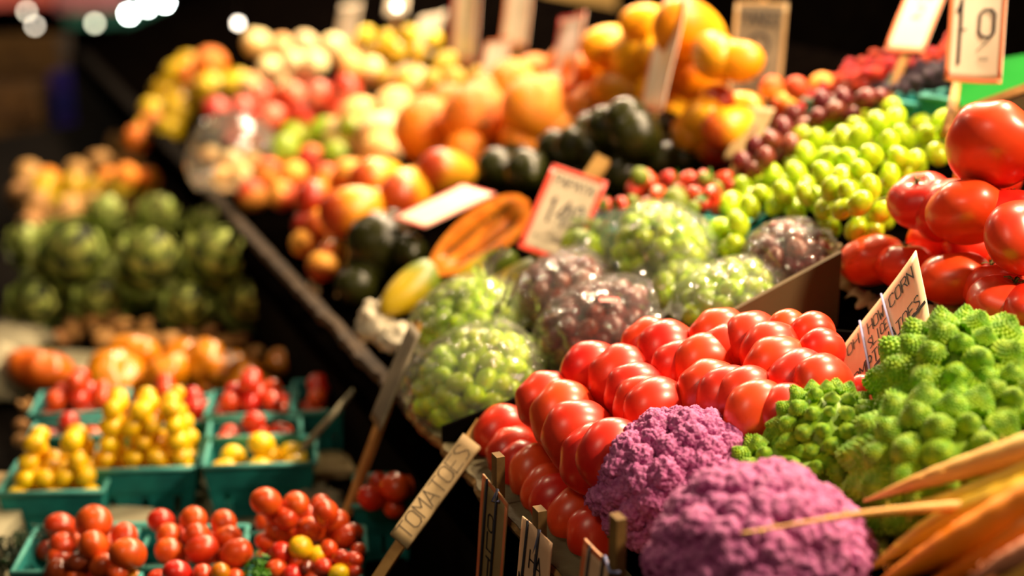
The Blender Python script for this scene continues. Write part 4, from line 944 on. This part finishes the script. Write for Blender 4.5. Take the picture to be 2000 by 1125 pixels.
for i, (x, y, r, h, tv, lb) in enumerate([
    (140, 498, 80, .13, (.5, -.5, .6), 'largest green artichoke with the dark hollow side, in the upper tier'), (290, 508, 70, .13, (.5, -.3, .8), 'green artichoke in the middle of the upper tier'), (422, 508, 70, .12, (.6, -.2, .7), 'green artichoke in the upper tier beside the dark stall front'),
    (72, 592, 58, .06, (.4, -.7, .5), 'artichoke in the lower tier above the pale sack'), (196, 588, 54, .06, (.3, -.6, .6), 'shaded artichoke in the lower tier between two larger ones'), (368, 600, 54, .06, (.4, -.6, .6), 'artichoke in the lower tier above the brown mushrooms'), (487, 592, 54, .06, (.5, -.5, .5), 'artichoke at the lower tier\'s end next to the stall front'),
    (205, 425, 46, .14, (.2, .2, .9), 'small dark artichoke behind the largest one'), (305, 425, 46, .14, (.3, .3, .9), 'dark artichoke behind the middle one'), (60, 480, 50, .10, (-.2, -.4, .8), 'pale artichoke tucked at the picture edge'), (400, 448, 44, .12, (.3, .2, .9), 'dark artichoke behind the one at the stall front'),
    (270, 570, 50, .04, (0, -.3, 1), 'artichoke hidden low between the two tiers'), (440, 570, 46, .04, (0, -.3, 1), 'artichoke low under the upper tier near the stall'), (130, 560, 46, .04, (0, -.3, 1), 'artichoke low under the largest one')]):
    artichoke(x, y, r, h, tv, lb, i+1)
place('mushroom', [(148, 642, 24, .02), (182, 632, 22, .03), (205, 660, 24, .02), (240, 640, 24, .03), (285, 638, 22, .035), (300, 668, 24, .02), (332, 665, 24, .03), (362, 660, 22, .02), (268, 660, 20, .02), (120, 660, 20, .02), (410, 650, 20, .03), (470, 668, 20, .02), (440, 672, 20, .02), (218, 625, 20, .03), (340, 640, 20, .02), (500, 690, 18, .02), (395, 675, 20, .02)], 'brown mushrooms before the artichokes', 'brown mushroom in the bank before the artichokes', 'L', rots=lambda r: Euler((r.uniform(-1, 1), r.uniform(-1, 1), 0)))
place('mushroom', [(48, 792, 16, .03), (42, 832, 15, .02), (40, 860, 14, .015)], 'pale mushrooms under the sack', 'pale mushroom beside the cartons below the sack', 'L')
place('yellow_apple', [(85, 368, 30, .09), (140, 365, 28, .09), (198, 370, 30, .09), (238, 362, 30, .10), (290, 368, 26, .08), (262, 388, 26, .06), (168, 392, 26, .06), (115, 395, 26, .06)], 'golden fruit on the far shelf', 'golden fruit on the far shelf behind the artichokes', 'L')
place('orange', [(246, 345, 26, .12), (290, 352, 24, .10), (212, 350, 24, .11), (92, 350, 24, .10)], 'orange fruit on the far shelf', 'deep orange fruit on top of the far golden fruit', 'L')
place('potato', [(130, 422, 38, .05), (75, 410, 36, .05), (180, 412, 34, .05), (255, 412, 30, .04), (340, 398, 32, .04), (385, 388, 30, .05), (310, 425, 28, .03), (60, 440, 28, .03), (360, 420, 28, .03), (150, 340, 30, .08), (60, 345, 32, .07), (45, 380, 30, .06), (200, 320, 30, .07), (260, 318, 28, .07), (235, 290, 28, .05)], 'tan roots on the far shelf', 'tan potato on the far shelf past the artichokes', 'L')
place('lime', [(420, 362, 28, .09), (452, 382, 28, .08), (440, 350, 22, .09), (405, 385, 22, .06)], 'yellow green limes by the ledge', 'yellow green lime between artichokes and stall ledge', 'L')
place('green_pear', [(400, 420, 26, .04), (440, 415, 26, .04), (480, 440, 26, .03), (510, 460, 24, .03), (470, 405, 22, .04)], 'dull green pears by the ledge', 'dull green pear in the shade of the stall ledge', 'L')
# bagged fruit catching the lamps at the far ledge
heap('pale_peach', [(385, 300), (470, 280), (500, 310), (480, 370), (400, 360)], 44, .03, .03, 'bagged pale fruit at the far ledge', 'pale fruit inside the shiny far bag', seed=33, ew=30)
P, t = hit(458, 315, 'R', .07); e = empty('plastic_bag', P, 'shiny clear bag of pale fruit at the far ledge', 'bag', 'clear bags of grapes')
def fb(a, b):
    d = sphere_dir(a, b); r = 1 + .12*noise.noise(d*2.5) + .06*noise.noise(d*6); return Vector((d.x*.12*r, d.y*.085*r, max(d.z, -.4)*.09*r))
link('film', mk('film', *sph(50, 30, fb), M_film), e).rotation_euler = (0, 0, YAW+PI/2)
# pale sack, grey box, loose paper on the shelf
P, t = hit(5, 740, 'L', .03); crumple('paper_sack', P, .055, .055, .05, M_greyp, 'pale paper sack slumped at the picture edge below the artichokes', 'sack', 2, .22)
P, t = hit(15, 665, 'L', .01); crumple('paper_sack', P, .08, .06, .03, M_greyp, 'flat pale sack behind the slumped one', 'sack', 4, .2)
A = hit(-40, 990, 'L', .055)[0]; e = empty('cardboard_box', A, 'grey cardboard box at the picture edge beside the plum tomatoes', 'box')
bx = Bag(); bx.box(Matrix.Identity(4), .115, .10, .06); link('body', bx.mesh('body', M_greyp, False), e, None).location = (0, -.04, -.025)
fl = Bag(); fl.box(Matrix.Rotation(.25, 4, 'X'), .115, .05, .003); link('flap', fl.mesh('flap', M_kraft, False), e).location = (0, .035, .012)
def flat(name, pts, pl, off, m, label, th=.003):
    Q = [hit(x, y, pl, off)[0] for x, y in pts]; n = len(Q); vs = Q + [q - Z*th for q in Q]
    fs = [tuple(range(n)), tuple(range(2*n-1, n-1, -1))] + [(i, n+i, n+(i+1) % n, (i+1) % n) for i in range(n)]
    o = link(name, mk(name, vs, fs, m, False)); return tag(o, label, 'card')
flat('cardboard_sheet', [(130, 1000), (600, 1030), (640, 930), (560, 850), (180, 850)], 'L', .004, M_greyp, 'grey cardboard sheet under the yellow tomato cartons')
flat('cardboard_sheet', [(0, 770), (160, 770), (500, 745), (470, 700), (60, 680)], 'L', .004, M_greyp, 'pale cardboard sheet under the orange heirloom tomatoes')
def herb(x, y, pl, off, s, label, seed, m):
    P, t = hit(x, y, pl, off); rnd = random.Random(seed); e = empty('parsley_sprig', P, label, 'herb'); b = Bag(); sb = Bag()
    for i in range(26):
        d = Vector((rnd.gauss(0, 1), rnd.gauss(0, .7), abs(rnd.gauss(0, .8)))).normalized()*s*rnd.uniform(.3, 1)
        sb.tube([Vector((0, 0, -s*.4)), d*.5, d], .0007, 4); X = d.cross(Z).normalized(); Y = d.cross(X).normalized()
        b.add(leafbit(None, s*.28).v, leafbit(None, s*.28).f, frame(d, X, Y, d.normalized()))
    link('stems', sb.mesh('stems', m), e); lv = link('leaves', b.mesh('leaves', m, False), e); lv['kind'] = 'stuff'
herb(505, 1115, 'L', .075, .020, 'small bright parsley sprig at the bottom edge between cartons', 1, mat('bright_parsley', (60, 130, 20), (90, 160, 30)))
herb(62, 1070, 'L', .06, .026, 'dark parsley sprig beside the grey box', 2, mat('dark_parsley', (14, 44, 16), (26, 66, 24)))
herb(20, 1100, 'L', .05, .03, 'dark parsley sprig at the bottom corner below the box', 3, MATS['dark_parsley'])
crumple('crumpled_paper', hit(615, 985, 'L', .015)[0], .035, .025, .018, M_greyp, 'crumpled grey paper behind the loose plum tomatoes', 'paper', 8, .5)
crumple('crumpled_paper', hit(640, 910, 'L', .01)[0], .05, .03, .012, M_kraft, 'crumpled brown paper at the foot of the leaning stick', 'paper', 9, .5)
flat('newspaper_sheet', [(200, 985), (300, 992), (296, 1030), (205, 1022)], 'L', .03, M_greyp, 'striped pale sheet between yellow and plum tomato cartons')
# ------------------------------------------------------------------ handwritten signs
GL = {'A': '002640 1232', 'B': '00063645331303 334230100 0', 'C': '4536161403011 03041', 'D': '0006264442200 0', 'E': '46060040 0333', 'F': '460600 0333', 'G': '4536160401103041432 3', 'H': '0006 4046 0343',
      'I': '2026', 'J': '46413010 01', 'K': '0006 460340', 'L': '060040', 'M': '0006234640', 'N': '00064046', 'O': '1636454130100105 16', 'P': '0006364544330 3', 'R': '00063645433303 2340', 'S': '4536160514334241301001',
      'T': '0646 2620', 'U': '0601103041 46', 'V': '062046', 'W': '0610233046', 'X': '0046 0640', 'Y': '062346 2320', 'Z': '06460040', '0': '1636454130100105 16', '1': '15 2620', '2': '051636454300 40', '3': '05163645332342301001',
      '4': '300 63', '5': '4606034342301001', '7': '064610', '9': '43130415364540', '/': '0046', '.': '2021', '-': '1333', '$': '453616051442413001 2720', '=': '0242 0444', 'c': '433301013 0'}
GL['4'] = '30360242'; GL['2'] = '05163645430040'; GL['O'] = GL['0'] = '163645413010010516'; GL['C'] = '453616050110 3041'.replace(' ', ''); GL['B'] = '000636453303 33423000'.replace('303 33', '303 33')
GL['D'] = '00062644422000'; GL['G'] = '4536160501103041432323'; GL['P'] = '00063645443303'; GL['R'] = '00063645443303 2340'; GL['J'] = '4641301001'; GL['E'] = '46060040 0333'; GL['U'] = '060110304146'; GL['S'] = '453616051442413010'; GL['1'] = '152620'; GL['B'] = '0006364544330342413000'
def glyph(ch):
    out = []
    for part in GL.get(ch, '').split(' '):
        out.append([(int(part[i])/4*.62, int(part[i+1])/6) for i in range(0, len(part)-1, 2)])
    return out
def sign(name, TL, TR, BL, lines, label, border=None, cm=None, bw=.07, ink=None, wob=.0, curl=.0, th=.0012, stick=None, strings=None, rot=False, group=None, stickm=None, hnum=1):
    """a card through three corner points; lines = [(text, s0, t0, s1, height)] in card units, s across, t down"""
    X = TR-TL; Y = BL-TL; n = X.cross(Y).normalized()
    if n.dot(EYE-TL) < 0: n = -n
    e = empty(name, BL + X*.5, label, 'sign', group); bpy.context.view_layer.update(); o0 = e.location
    sz = (X.length+Y.length)*.5
    def C(s, t, off=0): return TL + X*s + Y*t + n*(off + curl*sz*((2*s-1)**2-.5 + .5*(t-.5)**2) + wob*sz*noise.noise(Vector((s*1.7, t*1.7, label.__len__()*.7)))) - o0
    def patch(nm, s0, t0, s1, t1, off, m, thick, ns=10, nt=12):
        vs = []; fs = []
        for i in range(nt+1):
            for j in range(ns+1):
                s = s0+(s1-s0)*j/ns; t = t0+(t1-t0)*i/nt; vs += [C(s, t, off), C(s, t, off-thick)]
        W = (ns+1)*2
        for i in range(nt):
            for j in range(ns):
                a = i*W+j*2; b = a+W; fs += [(a, b, b+2, a+2), (a+1, a+3, b+3, b+1)]
        for j in range(ns): a = j*2; fs.append((a, a+2, a+3, a+1)); a = nt*W+j*2; fs.append((a, a+1, a+3, a+2))
        for i in range(nt): a = i*W; b = a+W; fs.append((a, a+1, b+1, b)); a += ns*2; b += ns*2; fs.append((a, b, b+1, a+1))
        return vs, fs
    link('card', mk('card', *patch('card', 0, 0, 1, 1, 0, None, th), cm or M_card), e)
    if border:
        b = Bag(); q = bw; qy = bw*X.length/Y.length
        for a in ((0, 0, 1, qy), (0, 1-qy, 1, 1), (0, qy, q, 1-qy), (1-q, qy, 1, 1-qy)): b.add(*patch('b', *a, .0004, None, .0003))
        link('border', b.mesh('border', border), e)
    b = Bag(); ar = X.length/Y.length
    def stroke(p, q, wd):
        P = C(*p, .0007); Q = C(*q, .0007); d = Q-P
        if d.length < 1e-6: return
        sd = d.cross(n).normalized()*wd*.5; P -= d*.06; Q += d*.06
        b.add([P-sd, P+sd, Q+sd, Q-sd], [(0, 1, 2, 3)])
    for text, s0, t0, s1, hh in lines:
        k = len(text); cw = (s1-s0)/k
        for i, ch in enumerate(text):
            for pl_ in glyph(ch):
                for (x0, y0), (x1, y1) in zip(pl_, pl_[1:]):
                    if rot:   # lettering that runs up the card
                        a = (s0 + (1-y0)*hh, t0 - (i+x0*1.3)*abs(cw)); c = (s0 + (1-y1)*hh, t0 - (i+x1*1.3)*abs(cw))
                    else:
                        a = (s0+(i+x0*1.3+.1)*cw, t0+(1-y0)*hh); c = (s0+(i+x1*1.3+.1)*cw, t0+(1-y1)*hh)
                    stroke(a, c, (.10 if not rot else .12)*min(hh, .3)*(Y.length if not rot else X.length))
        if text == '_':
            stroke((s0, t0), (s1, t0+.0), .004)
    if b.v: link('lettering', b.mesh('lettering', ink or M_ink, False), e)
    if strings:
        for (s0, t0, s1, t1, m) in strings:
            sb = Bag(); sb.tube([C(s0, t0, .0015), C((s0+s1)/2, (t0+t1)/2, .002), C(s1, t1, .0015)], .0012, 5); link('string', sb.mesh('string', m), e)
    if stick:
        A, B, w_, off = stick; d = (B-A).normalized(); sd = d.cross(n).normalized(); sb = Bag()
        ks = 8; vs = []; fs = []
        for i in range(ks+1):
            p = A + (B-A)*i/ks - n*(off) - o0; j = .0006*noise.noise(Vector((i*1.3, w_*900, 0)))
            for a_, b_ in ((-1, -1), (1, -1), (1, 1), (-1, 1)): vs.append(p + sd*(w_/2*a_+j) + n*(w_*.28*b_))
        for i in range(ks):
            for q in range(4): a = i*4+q; c = i*4+(q+1) % 4; fs.append((a, c, c+4, a+4))
        fs += [(3, 2, 1, 0), (ks*4, ks*4+1, ks*4+2, ks*4+3)]
        link('stick', mk('stick', vs, fs, stickm or M_stick, False), e)
    return e
def tt(x, y, h): return hit(x, y, 'R', h)[1]
# the handwritten peach sign in focus
t0 = 1.335
TL, TR, BL = at(1640, 688, t0), at(1789, 489, t0-.055), at(1662, 868, t0-.08)
sign('price_sign', TL, TR, BL, [('OH', .10, .08, .26, .10), ('HOW', .36, .10, .56, .11), ('CORN', .62, .10, .93, .12), ('COMP', .04, .42, .36, .13), ('SLICE', .34, .26, .58, .10), ('TOMATOES', .36, .42, .94, .12), ('_', .06, .585, .34, .1), ('_', .40, .575, .96, .1), ('/', .14, .66, .34, .22), ('00', .54, .62, .84, .17), ('_', .50, .82, .92, .1), ('LB', .70, .88, .90, .10)],
     'peach coloured handwritten tomato price sign tied with blue cord', None, M_cardp, wob=.02, curl=.015,
     strings=[(.30, -.01, .34, 1.0, M_str), (.57, -.01, .66, 1.0, M_str)])
# red bordered sign over the papaya
t0 = 1.80
TL, TR, BL = at(1080, 320, t0), at(1187, 356, t0-.02), at(1010, 482, t0-.06)
sign('price_sign', TL, TR, BL, [('PAPAYA', .14, .10, .86, .11), ('149', .18, .36, .82, .26), ('LB', .52, .74, .76, .08), ('.', .10, .70, .3, .12)], 'red bordered white price sign on a wood stick over the halved papaya', M_redb, M_cardg if False else mat('shade_darkened_white_card', (158, 142, 120), (170, 154, 132), rough=.5), bw=.09, curl=.01,  # white card darkened in its colour, as if lit from behind
     stick=(at(1178, 305, t0+.0), at(1050, 500, t0-.03), .020, .006))
# long kraft tag leaning over the ledge
t0 = 1.42
TL, TR, BL = at(905, 846, t0), at(938, 872, t0-.01), at(762, 1042, t0-.06)
sign('price_tag', TL, TR, BL, [('TOMATOES', .12, .95, 1.0, .72)], 'narrow tan tag reading tomatoes leaning out from the ledge', None, M_kraft, wob=.01, rot=True, th=.005,
     stick=(at(940, 818, t0+.022), at(722, 1145, t0-.06), .011, .0065))
# the same tag's lettering needs its own step along the card
t0 = 1.62
TL, TR, BL = at(800, 628, t0), at(818, 650, t0-.03), at(722, 815, t0-.06)
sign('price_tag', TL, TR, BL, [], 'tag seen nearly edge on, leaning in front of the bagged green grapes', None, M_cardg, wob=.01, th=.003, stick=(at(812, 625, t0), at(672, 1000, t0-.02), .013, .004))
# hanging signs on the dark stall front, tied to short stakes
def hang(xl, yl, xr, yr, drop, txt, label, stx, sty, stb, m, m2=None, bord=None):
    A = (hit(xl, yl, 'R', 0.0)[0]); 
    def onface(x, y, v):
        r = ray(x, y); t = (v - V.dot(EYE))/V.dot(r); return EYE + r*t
    TL = onface(xl, yl, .430); TR = onface(xr, yr, .438); BL = TL - Z*drop - V*.012
    e = sign('hanging_price_sign', TL, TR, BL, txt, label, bord, m, bw=.10, wob=.02, strings=[(.22, -.01, .20, 1, M_strd), (.60, -.02, .58, 1, M_strd)])
    A = onface(stx, sty, .4385); B = A.copy(); B.z -= (stb); sb = Bag(); w_ = .013
    Mx = frame((A+B)/2 - e.location, U, V, Z); sb.box(Mx, w_, .008, stb); link('stake', sb.mesh('stake', M_stickd, False), e)
    cb = Bag(); mid = TL*.4+TR*.6 - e.location; cb.tube([mid + Z*.002, (A - e.location) - Z*.045 + V*-.006, (A-e.location) - Z*.040 - U*.012 - V*.004], .0013, 5); link('knot', cb.mesh('knot', M_str), e)
hang(944, 925, 991, 985, .16, [('L', .30, .30, .50, .10), ('O', .30, .18, .52, .10), ('T', .30, .45, .52, .12), ('/', .64, .52, .90, .10), ('L', .30, .66, .52, .12)], 'orange and tan hanging price sign tied to the stake farther up the ledge', 973, 888, .075, M_cardk, bord=M_orb)
hang(1020, 1008, 1077, 1062, .14, [('HA', .34, .16, .78, .11), ('MX', .06, .36, .44, .12), ('KALO', .30, .50, .95, .12), ('5', .1, .68, .3, .1)], 'pale hanging price sign with black lettering tied to the middle stake', 1054, 993, .06, M_cardp, bord=None)
hang(1142, 1052, 1208, 1118, .12, [('S', .22, .30, .45, .16), ('9', .55, .5, .78, .16)], 'orange bordered hanging price sign below the purple cauliflower', 1207, 1008, .10, M_cardp, bord=M_orb)
# sticks
def stickp(name, x0, y0, t0, x1, y1, t1, r, m, label, cat='stick'):
    b = Bag(); b.tube([at(x0, y0, t0), at((x0+x1)/2+2, (y0+y1)/2, (t0+t1)/2), at(x1, y1, t1)], [r*.8, r, r*1.1], 8); return tag(link(name, b.mesh(name, m)), label, cat)
stickp('wooden_stick', 718, 730, 1.80, 586, 882, 1.73, .0042, M_greyp, 'thin pale stick leaning up from the low filled yellow carton')
for i, (TLp, TRp, BLp, t0, lb) in enumerate([
    ((560, 395), (590, 400), (540, 560), 2.5, 'far dim tag on the ledge beside the shaded peaches'), ((604, 548), (622, 562), (598, 720), 2.1, 'brown tag hanging edge on before the stall front'),
    ((660, 556), (684, 576), (622, 730), 2.05, 'tan tag leaning beside the brown one at the dark stall front')]):
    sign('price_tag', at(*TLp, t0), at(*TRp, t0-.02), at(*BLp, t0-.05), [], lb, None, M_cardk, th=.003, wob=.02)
stickp('wooden_stick', 1868, 165, 1.62, 1848, 262, 1.56, .006, M_stick, 'raw wood stick holding the upright price sign')
# upright signs among the heaps: top left, top right, bottom left, depth, words
def up_sign(TLp, TRp, BLp, t0, dt, words, label, border, cm, stick=True, ink=None, curl=.02, rot=False, wob=.02):
    TL, TR, BL = at(*TLp, t0), at(*TRp, t0+dt), at(*BLp, t0-.03)
    st_ = None
    if stick:
        m = TL + (TR-TL)*.5; b = BL + (TR-TL)*.5; d = b-m; st_ = (m - d*.04, b + d.normalized()*.07, .010, .007)
    sign('price_sign', TL, TR, BL, words, label, border, cm, curl=curl, stick=st_, ink=ink, rot=rot, wob=wob)
t = 1.60
up_sign((1862, -60), (1972, -60), (1846, 158), t, -.05, [('1', .06, .30, .36, .52), ('-', .10, .48, .40, .12), ('0', .50, .36, .84, .24), ('/', .50, .62, .74, .10), ('=', .54, .76, .74, .06)], 'upright orange bordered price sign leaning over the biggest tomato', M_orb, M_card, stick=False, curl=.03)
up_sign((1792, -60), (1868, -60), (1728, 98), 1.86, -.04, [('RASP', .2, .25, .8, .12), ('2', .35, .45, .6, .15)], 'bright tilted white price sign standing in the raspberries', M_orb, M_card, ink=M_inkb)
up_sign((1438, 2), (1540, 6), (1420, 192), 2.02, -.03, [('MANGO', .12, .10, .88, .14), ('2', .28, .34, .72, .30), ('LB', .3, .72, .7, .16)], 'tan price sign greyed by backlight, standing before the black cloth', M_cardk, M_cardg)
up_sign((1462, 206), (1514, 212), (1412, 310), 1.86, -.02, [('EA', .3, .3, .7, .2)], 'small tan tag leaning between mangoes and dark red grapes', None, M_cardk, ink=M_inkb)
up_sign((1300, -12), (1345, -18), (1250, 214), 2.02, -.10, [], 'tall thin pinkish price sign standing in front of the yellow mangoes', M_orb, M_card, curl=.01)
up_sign((1096, 34), (1146, 22), (1070, 176), 2.3, -.08, [], 'pink edged white price sign standing in the orange heap', M_redb, M_card)
up_sign((992, -30), (1042, -30), (978, 88), 2.75, -.08, [], 'tall pinkish white price sign rising behind the orange heap', M_orb, M_card)
up_sign((952, 82), (1000, 70), (934, 162), 2.5, -.05, [], 'small pinkish price sign sunk in the oranges', M_orb, M_card)
up_sign((890, -30), (938, -30), (880, 118), 2.9, -.08, [], 'bright white price sign above the brown pears', M_redb, M_card)
up_sign((822, 34), (872, 22), (792, 116), 3.0, -.06, [], 'tilted bright white price sign above the brown pears', None, M_card)
up_sign((668, 10), (706, 4), (650, 104), 3.3, -.08, [], 'white price sign standing above the pale peaches', None, M_card)
up_sign((760, -20), (800, -24), (752, 30), 3.4, -.05, [], 'far white sign cut by the top edge of the picture', None, M_card)
t0 = 2.02
sign('price_sign', at(905, 360, t0), at(968, 378, t0-.04), at(768, 424, t0-.05), [], 'white price sign lying nearly flat above the dark avocados', M_redb, M_card, bw=.06, stick=(at(935, 368, t0), at(784, 440, t0-.06), .012, .006))
#@@
# green plastic tray and wooden rail past the upright sign
flat('green_plastic_tray', [(1880, 230), (1860, 130), (2060, 96), (2080, 180)], 'R', .05, M_green, 'bright green plastic tray past the upright price sign')
b = Bag(); b.tube([hit(1862, 226, 'R', .075)[0], hit(2060, 152, 'R', .095)[0]], .0065, 4); tag(link('wooden_rail', b.mesh('wooden_rail', M_stick, False)), 'raw wood rail in front of the green plastic tray', 'rail')
panel('divider_board', 1872, 232, 2070, 158, .068, .06, -.004, 'olive board under the wood rail behind the biggest tomato')

# ------------------------------------------------------------------ far background: posts, aisle things, lamps
struct(ubox('pillar', M_post, 4.9, 5.05, 1.58, 1.80, 0, 3.2)); 
PB = at(1130, 40, 4.2)
struct(link('post', Bag().box(T((PB.x, PB.y, 1.6)), .22, .06, 3.2).mesh('post', M_post, False)))
PB = at(840, 20, 5.6)
e = empty('stall_backboard', Vector((PB.x, PB.y, 1.35)), 'tan board wall behind the farthest price signs', 'board')
for i in range(4): link('plank', Bag().box(T(((i-1.5)*.13, 0, .1+.02*(i % 2))), .122, .02, .62).mesh('plank', mat('tan_plank', (150, 118, 62), (176, 140, 84), rough=.7), False), e)
# far stall across the aisle
fs_ = empty('far_stall', at(150, 250, 6.4), 'far dark stall at the end of the aisle carrying crates', 'stall'); bz = fs_.location
link('counter', Bag().box(T((0, 0, -.16)), 2.2, 1.2, .05).mesh('counter', M_dark, False), fs_); link('counter_front', Bag().box(T((0, -.58, -.16-.45)), 2.2, .04, .84).mesh('counter_front', M_dark, False), fs_)
def crate(x, y, t, w_, h_, m, label):
    P = at(x, y, t); e = empty('crate', P, label, 'crate'); b = Bag(); d = w_*.7
    for k in range(3):
        z = -h_/2 + h_*(k+.5)/3
        for sy in (-1, 1): link('slat', Bag().box(T((0, sy*d/2, z)), w_, .012, h_/3*.8).mesh('slat', m, False), e)
        for sx in (-1, 1): link('slat', Bag().box(T((sx*w_/2, 0, z)), .012, d, h_/3*.8).mesh('slat', m, False), e)
    link('bottom', Bag().box(T((0, 0, -h_/2)), w_, d, .01).mesh('bottom', m, False), e)
crate(170, 195, 6.0, .24, .26, M_blue, 'deep blue crate in the dark end of the aisle')
crate(60, 120, 6.3, .3, .24, mat('brown_crate', (70, 44, 14), (96, 64, 22), rough=.8), 'brown crate in the dark at the end of the aisle')
crate(20, 215, 5.4, .2, .2, MATS['brown_crate'], 'brown crate at the picture edge above the far shelf')
crate(290, 130, 6.5, .2, .2, mat('rust_crate', (120, 60, 30), (140, 76, 40), rough=.8), 'rust brown crate behind the far yellow apples')
crate(120, 262, 6.2, .5, .10, mat('dull_green_crate', (30, 54, 10), (50, 76, 16), rough=.8), 'low dull green crate on the far shelf')
for x, y, t, c1, lb in [(216, 182, 6.0, (180, 150, 100), 'round pale basket in the dark beside the blue crate'), (290, 140, 5.2, (170, 130, 80), 'round tan basket behind the yellow apples')]:
    P = at(x, y, t); e = empty('round_basket', P, lb, 'basket'); b = Bag(); 
    for k in range(6): 
        rr = .045+.006*k; b.tube([Vector((rr*math.cos(a*PI/8), rr*math.sin(a*PI/8), -.04+.016*k)) for a in range(17)], .009, 6)
    link('weave', b.mesh('weave', mat('pale_wicker', (190, 160, 110), (210, 180, 130), rough=.7)), e)
# awning strips over the aisle
for x0, x1, y, t, c, lb in [(-40, 110, -8, 7.5, (206, 90, 96), 'pink awning strip at the top edge above the aisle'), (112, 250, 2, 7.6, (190, 120, 130), 'dull pink awning strip beside the bright lamps'), (130, 330, 30, 7.8, (40, 110, 90), 'teal awning strip behind the bright lamps')]:
    A, B = at(x0, y, t), at(x1, y-6, t); vs = []
    for i in range(13):
        p = A + (B-A)*i/12; q = .02*math.sin(i*1.5); vs += [p + Z*.06 + Vector((0, q, 0)), p - Z*(.05+.012*(i % 2)) + Vector((0, q-.05, 0))]
    o = link('awning_strip', mk('awning_strip', vs + [v + Vector((0, .006, 0)) for v in vs], [(2*i, 2*i+1, 2*i+3, 2*i+2) for i in range(12)] + [(26+2*i, 26+2*i+2, 26+2*i+3, 26+2*i+1) for i in range(12)], mat('awning%d' % c[0], c, rough=.8))); tag(o, lb, 'awning')
# bare lamps far down the aisle
for x, y, t, r, s, col, lb in [(52, 22, 7.0, .011, 13, (1, .85, .62), 'far warm lamp at the top corner over the aisle'), (68, 50, 7.2, .011, 13, (1, .85, .65), 'far warm lamp just below the corner one'), (185, 45, 7.4, .013, 13, (.95, .95, .66), 'far dim greenish lamp between the corner and the brightest lamps'),
    (252, 27, 7.0,   .016, 90, (.85, 1, .92), 'brilliant far lamp nearest the corner in the bright cluster'), (288, 12, 7.2,   .016, 90, (.85, 1, .92), 'brilliant far lamp in the middle of the bright cluster'), (322, 4, 7.1,   .016, 90, (.85, 1, .92), 'brilliant far lamp at the top of the bright cluster'), (310, 46, 6.9,   .016, 90, (.85, 1, .92), 'brilliant far lamp lowest in the bright cluster'),
    (465, 45, 7.0, .013, 13, (1, .85, .68), 'lone far warm lamp above the pale peaches'), (775, 12, 6.4, .012, 13, (1, .92, .68), 'far warm lamp behind the white signs at the top edge')]:
    if x > 400: t = hit(x, y, 'R', .12)[1]*.97; r *= t/7*1.3
    P = at(x, y, t); e = empty('pendant_lamp', P, lb, 'lamp')
    link('bulb', mk('bulb', *sph(16, 10, lambda a, b: Vector((math.sin(a)*math.cos(b), math.sin(a)*math.sin(b), math.cos(a)*1.1))*r), emit('bulb_glow', col, s)), e)
    link('socket', Bag().tube([(0, 0, r*.9), (0, 0, r*2.4)], r*.6, 10).mesh('socket', M_dark), e); link('cord', Bag().tube([(0, 0, r*2.3), (0, 0, 1.2)], .003, 5).mesh('cord', M_dark), e)
# the lamps that light the stall: metal shades above their lights
for li, (u, v, z, p) in enumerate(LAMPS):
    P = uvz(u, v, z); e = empty('stall_lamp', P, f'shaded metal lamp over the stall, {ORD[li]} from the carrot end', 'lamp', 'lamps over the stall'); d = (uvz(u+.05, v-.5, 1.0)-P).normalized(); X = d.cross(U).normalized(); Y = d.cross(X)
    vs = []; fs = []; pr = [(.02, -.07), (.045, -.05), (.075, -.015), (.085, .01)]
    for r, h in pr: vs += [X*math.cos(a*PI/10)*r + Y*math.sin(a*PI/10)*r + d*h for a in range(20)]
    for i in range(3):
        for a in range(20): b2 = (a+1) % 20; fs.append((i*20+a, i*20+b2, i*20+20+b2, i*20+20+a))
    link('shade', mk('shade', vs, fs, M_dark), e); link('cord', Bag().tube([-d*.06, -d*.06+Z*.3, Z*1.4], .004, 5).mesh('cord', M_dark), e)
